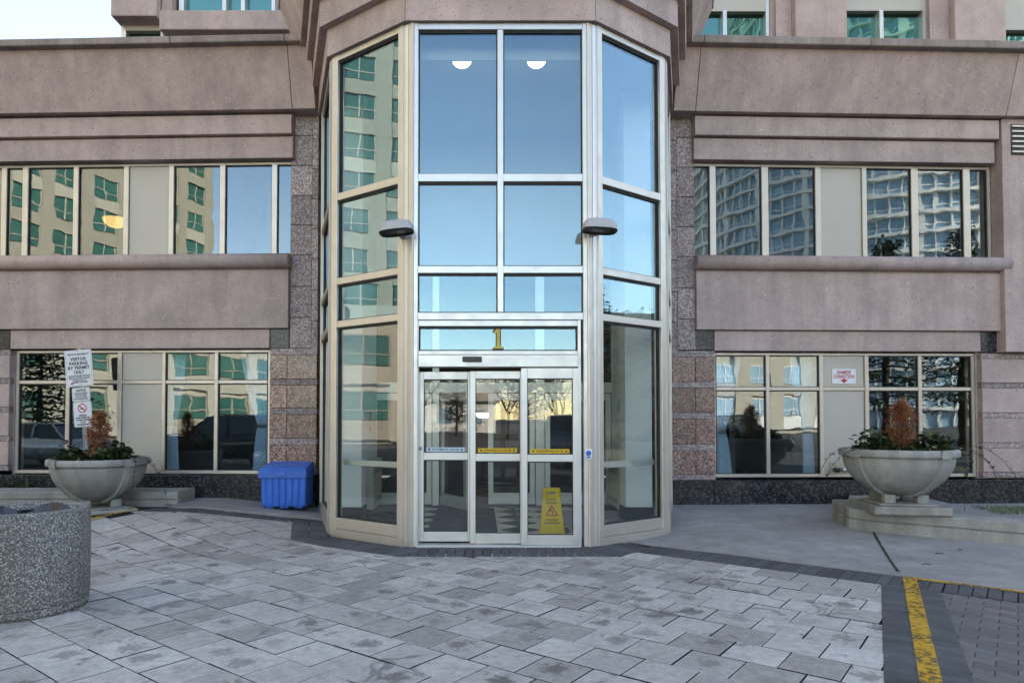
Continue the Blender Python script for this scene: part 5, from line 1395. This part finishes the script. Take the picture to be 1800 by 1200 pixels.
# parked cars
def car(x, y, rz, paint, label, suv=False):
    e = empty('parked_car', (x, y, -.06), label, 'car', 'cars parked behind the camera', rz)
    T = Matrix.Translation((x, y, -.06)) @ Matrix.Rotation(rz, 4, 'Z')
    xf = lambda a, b, c: tuple(T @ Vector((a, b, c)))
    hr = 1.68 if suv else 1.43; bl = 1.02 if suv else .92
    st = [(-2.25, .62, .45, .72), (-2.15, .80, .32, .85), (-1.7, .87, .28, bl), (-1.0, .90, .25, bl + .02), (0, .91, .24, bl), (.75, .90, .25, bl - .02), (1.5, .88, .27, .84 if not suv else .94), (2.05, .80, .32, .72), (2.25, .60, .42, .60)]
    vv = []
    for (X, wd, zb, zt) in st:
        for (k, z) in ((.80, zb), (1.0, zb + (zt - zb) * .35), (.99, zb + (zt - zb) * .75), (.90, zt)): vv.append((X, -wd * k, z))
        for (k, z) in ((.90, zt), (.99, zb + (zt - zb) * .75), (1.0, zb + (zt - zb) * .35), (.80, zb)): vv.append((X, wd * k, z))
    n = 8; fs = [(i * n + j, (i + 1) * n + j, (i + 1) * n + (j + 1) % n, i * n + (j + 1) % n) for i in range(len(st) - 1) for j in range(n)] + [tuple(range(n)), tuple(range((len(st) - 1) * n + n - 1, (len(st) - 1) * n - 1, -1))]
    MB(xf).add(vv, fs, 0, True).obj('body', paint, e)
    c0, c1, c2, c3 = (-2.0, -1.75, .35, 1.0) if suv else (-1.75, -1.0, .25, 1.05)
    gv = [(c0, -.78, bl - .03), (c0, .78, bl - .03), (c3, .78, bl - .06), (c3, -.78, bl - .06), (c1, -.60, hr - .06), (c1, .60, hr - .06), (c2, .60, hr - .06), (c2, -.60, hr - .06)]
    MB(xf).add(gv, [(0, 1, 5, 4), (1, 2, 6, 5), (2, 3, 7, 6), (3, 0, 4, 7)]).obj('window', M['carglass'], e)
    MB(xf).add([(c1 - .06, -.61, hr - .062), (c1 - .06, .61, hr - .062), (c2 + .06, .61, hr - .062), (c2 + .06, -.61, hr - .062), (c1 + .2, -.5, hr), (c1 + .2, .5, hr), (c2 - .15, .5, hr), (c2 - .15, -.5, hr)], [(4, 5, 6, 7), (0, 1, 5, 4), (1, 2, 6, 5), (2, 3, 7, 6), (3, 0, 4, 7)], 0, True).obj('roof', paint, e)
    for s_ in (-1, 1):
        for (xa, za, xb_, zb_) in ((c0, bl - .03, c1, hr - .06), (c3, bl - .06, c2, hr - .06), (-.35, bl, -.3, hr - .06)): MB(xf).tube([(xa, s_ * .785, za), (xb_, s_ * .61, zb_)], .035, 5).obj('pillar', paint, e)
        for X in (-1.35, 1.40):
            m = MB(); m.lathe([(.20, -.10), (.31, -.10), (.33, -.07), (.33, .07), (.31, .10), (.20, .10)], (0, 0, 0), 24); w_ = m.obj('wheel', M['rubber'], e)
            rm = MB(); rm.lathe([(0, .07), (.20, .09), (.215, .05), (.215, -.05), (.2, -.09), (0, -.07)], (0, 0, 0), 20); q = rm.obj('rim', M['chrome'], w_)
            A = T @ Matrix.Translation((X, s_ * .80, .33)) @ Matrix.Rotation(R(90), 4, 'X'); w_.data.transform(A); q.data.transform(A)
        MB(xf).box(2.08, 2.2, s_ * .50 - .16, s_ * .50 + .16, .60, .70, 0, .02).obj('headlight', M['chrome'], e)
        MB(xf).box(-2.22, -2.12, s_ * .58 - .13, s_ * .58 + .13, .68, .78, 0, .02).obj('tail_light', M['red'], e)
silver = plain('silver_car_paint', (.42, .46, .52), .25, .5, .05, 2); dkp = plain('dark_car_paint', (.018, .022, .024), .2, .3, .1, 2); bluep = plain('blue_grey_car_paint', (.12, .16, .22), .25, .4, .05, 2)
car(-14.6, .2, R(8), silver, 'silver saloon car mirrored in the leftmost lower window')
car(-9.4, -.6, R(172), dkp, 'dark estate car mirrored in the window beside the blue bin', True)
car(3.9, -4.2, R(20), bluep, 'blue grey car mirrored in the right door leaf', True)
car(10.5, -3.5, R(-10), dkp, 'dark car mirrored low in the right lower windows', True)

# brown low building beyond the trees on the right
tower_block('brown_building', (38, 4), 'low brown building mirrored in the right side glass', [((40, 18), (38, -14), 8)], 2, .7, 3.3, (M['t1'], M['t1b'], M['t2g']), (4.0, 2.4, .9, 1.6))
leafy('evergreen_tree', 17, 9.5, 5.2, 2.2, 21, 'small dark evergreen mirrored in the right side glass near the granite', 2200, False)
leafy('evergreen_tree', 27, 4.5, 6.2, 3.0, 22, 'broad dark evergreen mirrored in the middle of the right side glass', 2200, False)
leafy('evergreen_tree', -2.0, -40, 5.0, 2.6, 23, 'dark round evergreen mirrored behind the left door leaf', 1800, False)
leafy('evergreen_tree', 4.0, -44, 6.2, 3.2, 24, 'dark round evergreen mirrored between the middle and right door leaves', 2200, False)

# bits of litter on the walk
fl = gnd(1683, 968)
lf = MB(); leaf_quad(lf, Vector((fl.x, fl.y, fl.z + .016)), Vector((1, -.3, .1)), Vector((0, 0, 1)), .06, .045); tag(lf.obj('fallen_leaf', M['ivyr'], None, False), 'small red fallen leaf lying on the concrete walk', 'leaf')
for (x, y, lab) in ((1628, 994, 'short dark twig lying on the concrete walk near the yellow line'), (1650, 975, 'tiny dark twig lying on the walk left of the red leaf')):
    p = gnd(x, y); tag(MB().tube([(p.x - .04, p.y, p.z + .016), (p.x, p.y + .008, p.z + .022), (p.x + .045, p.y - .01, p.z + .016)], .004, 5).obj('twig', M['bark']), lab, 'twig')

# sunlit cream building far right behind the camera
tower_block('cream_building', (32, -50), 'sunlit cream building mirrored in the right lower windows', [((44, -48), (14, -44), 9)], 2, .8, 3.3, (M['t1b'], M['t2w'], M['t2g']), (3.8, 1.9, .9, 1.7))
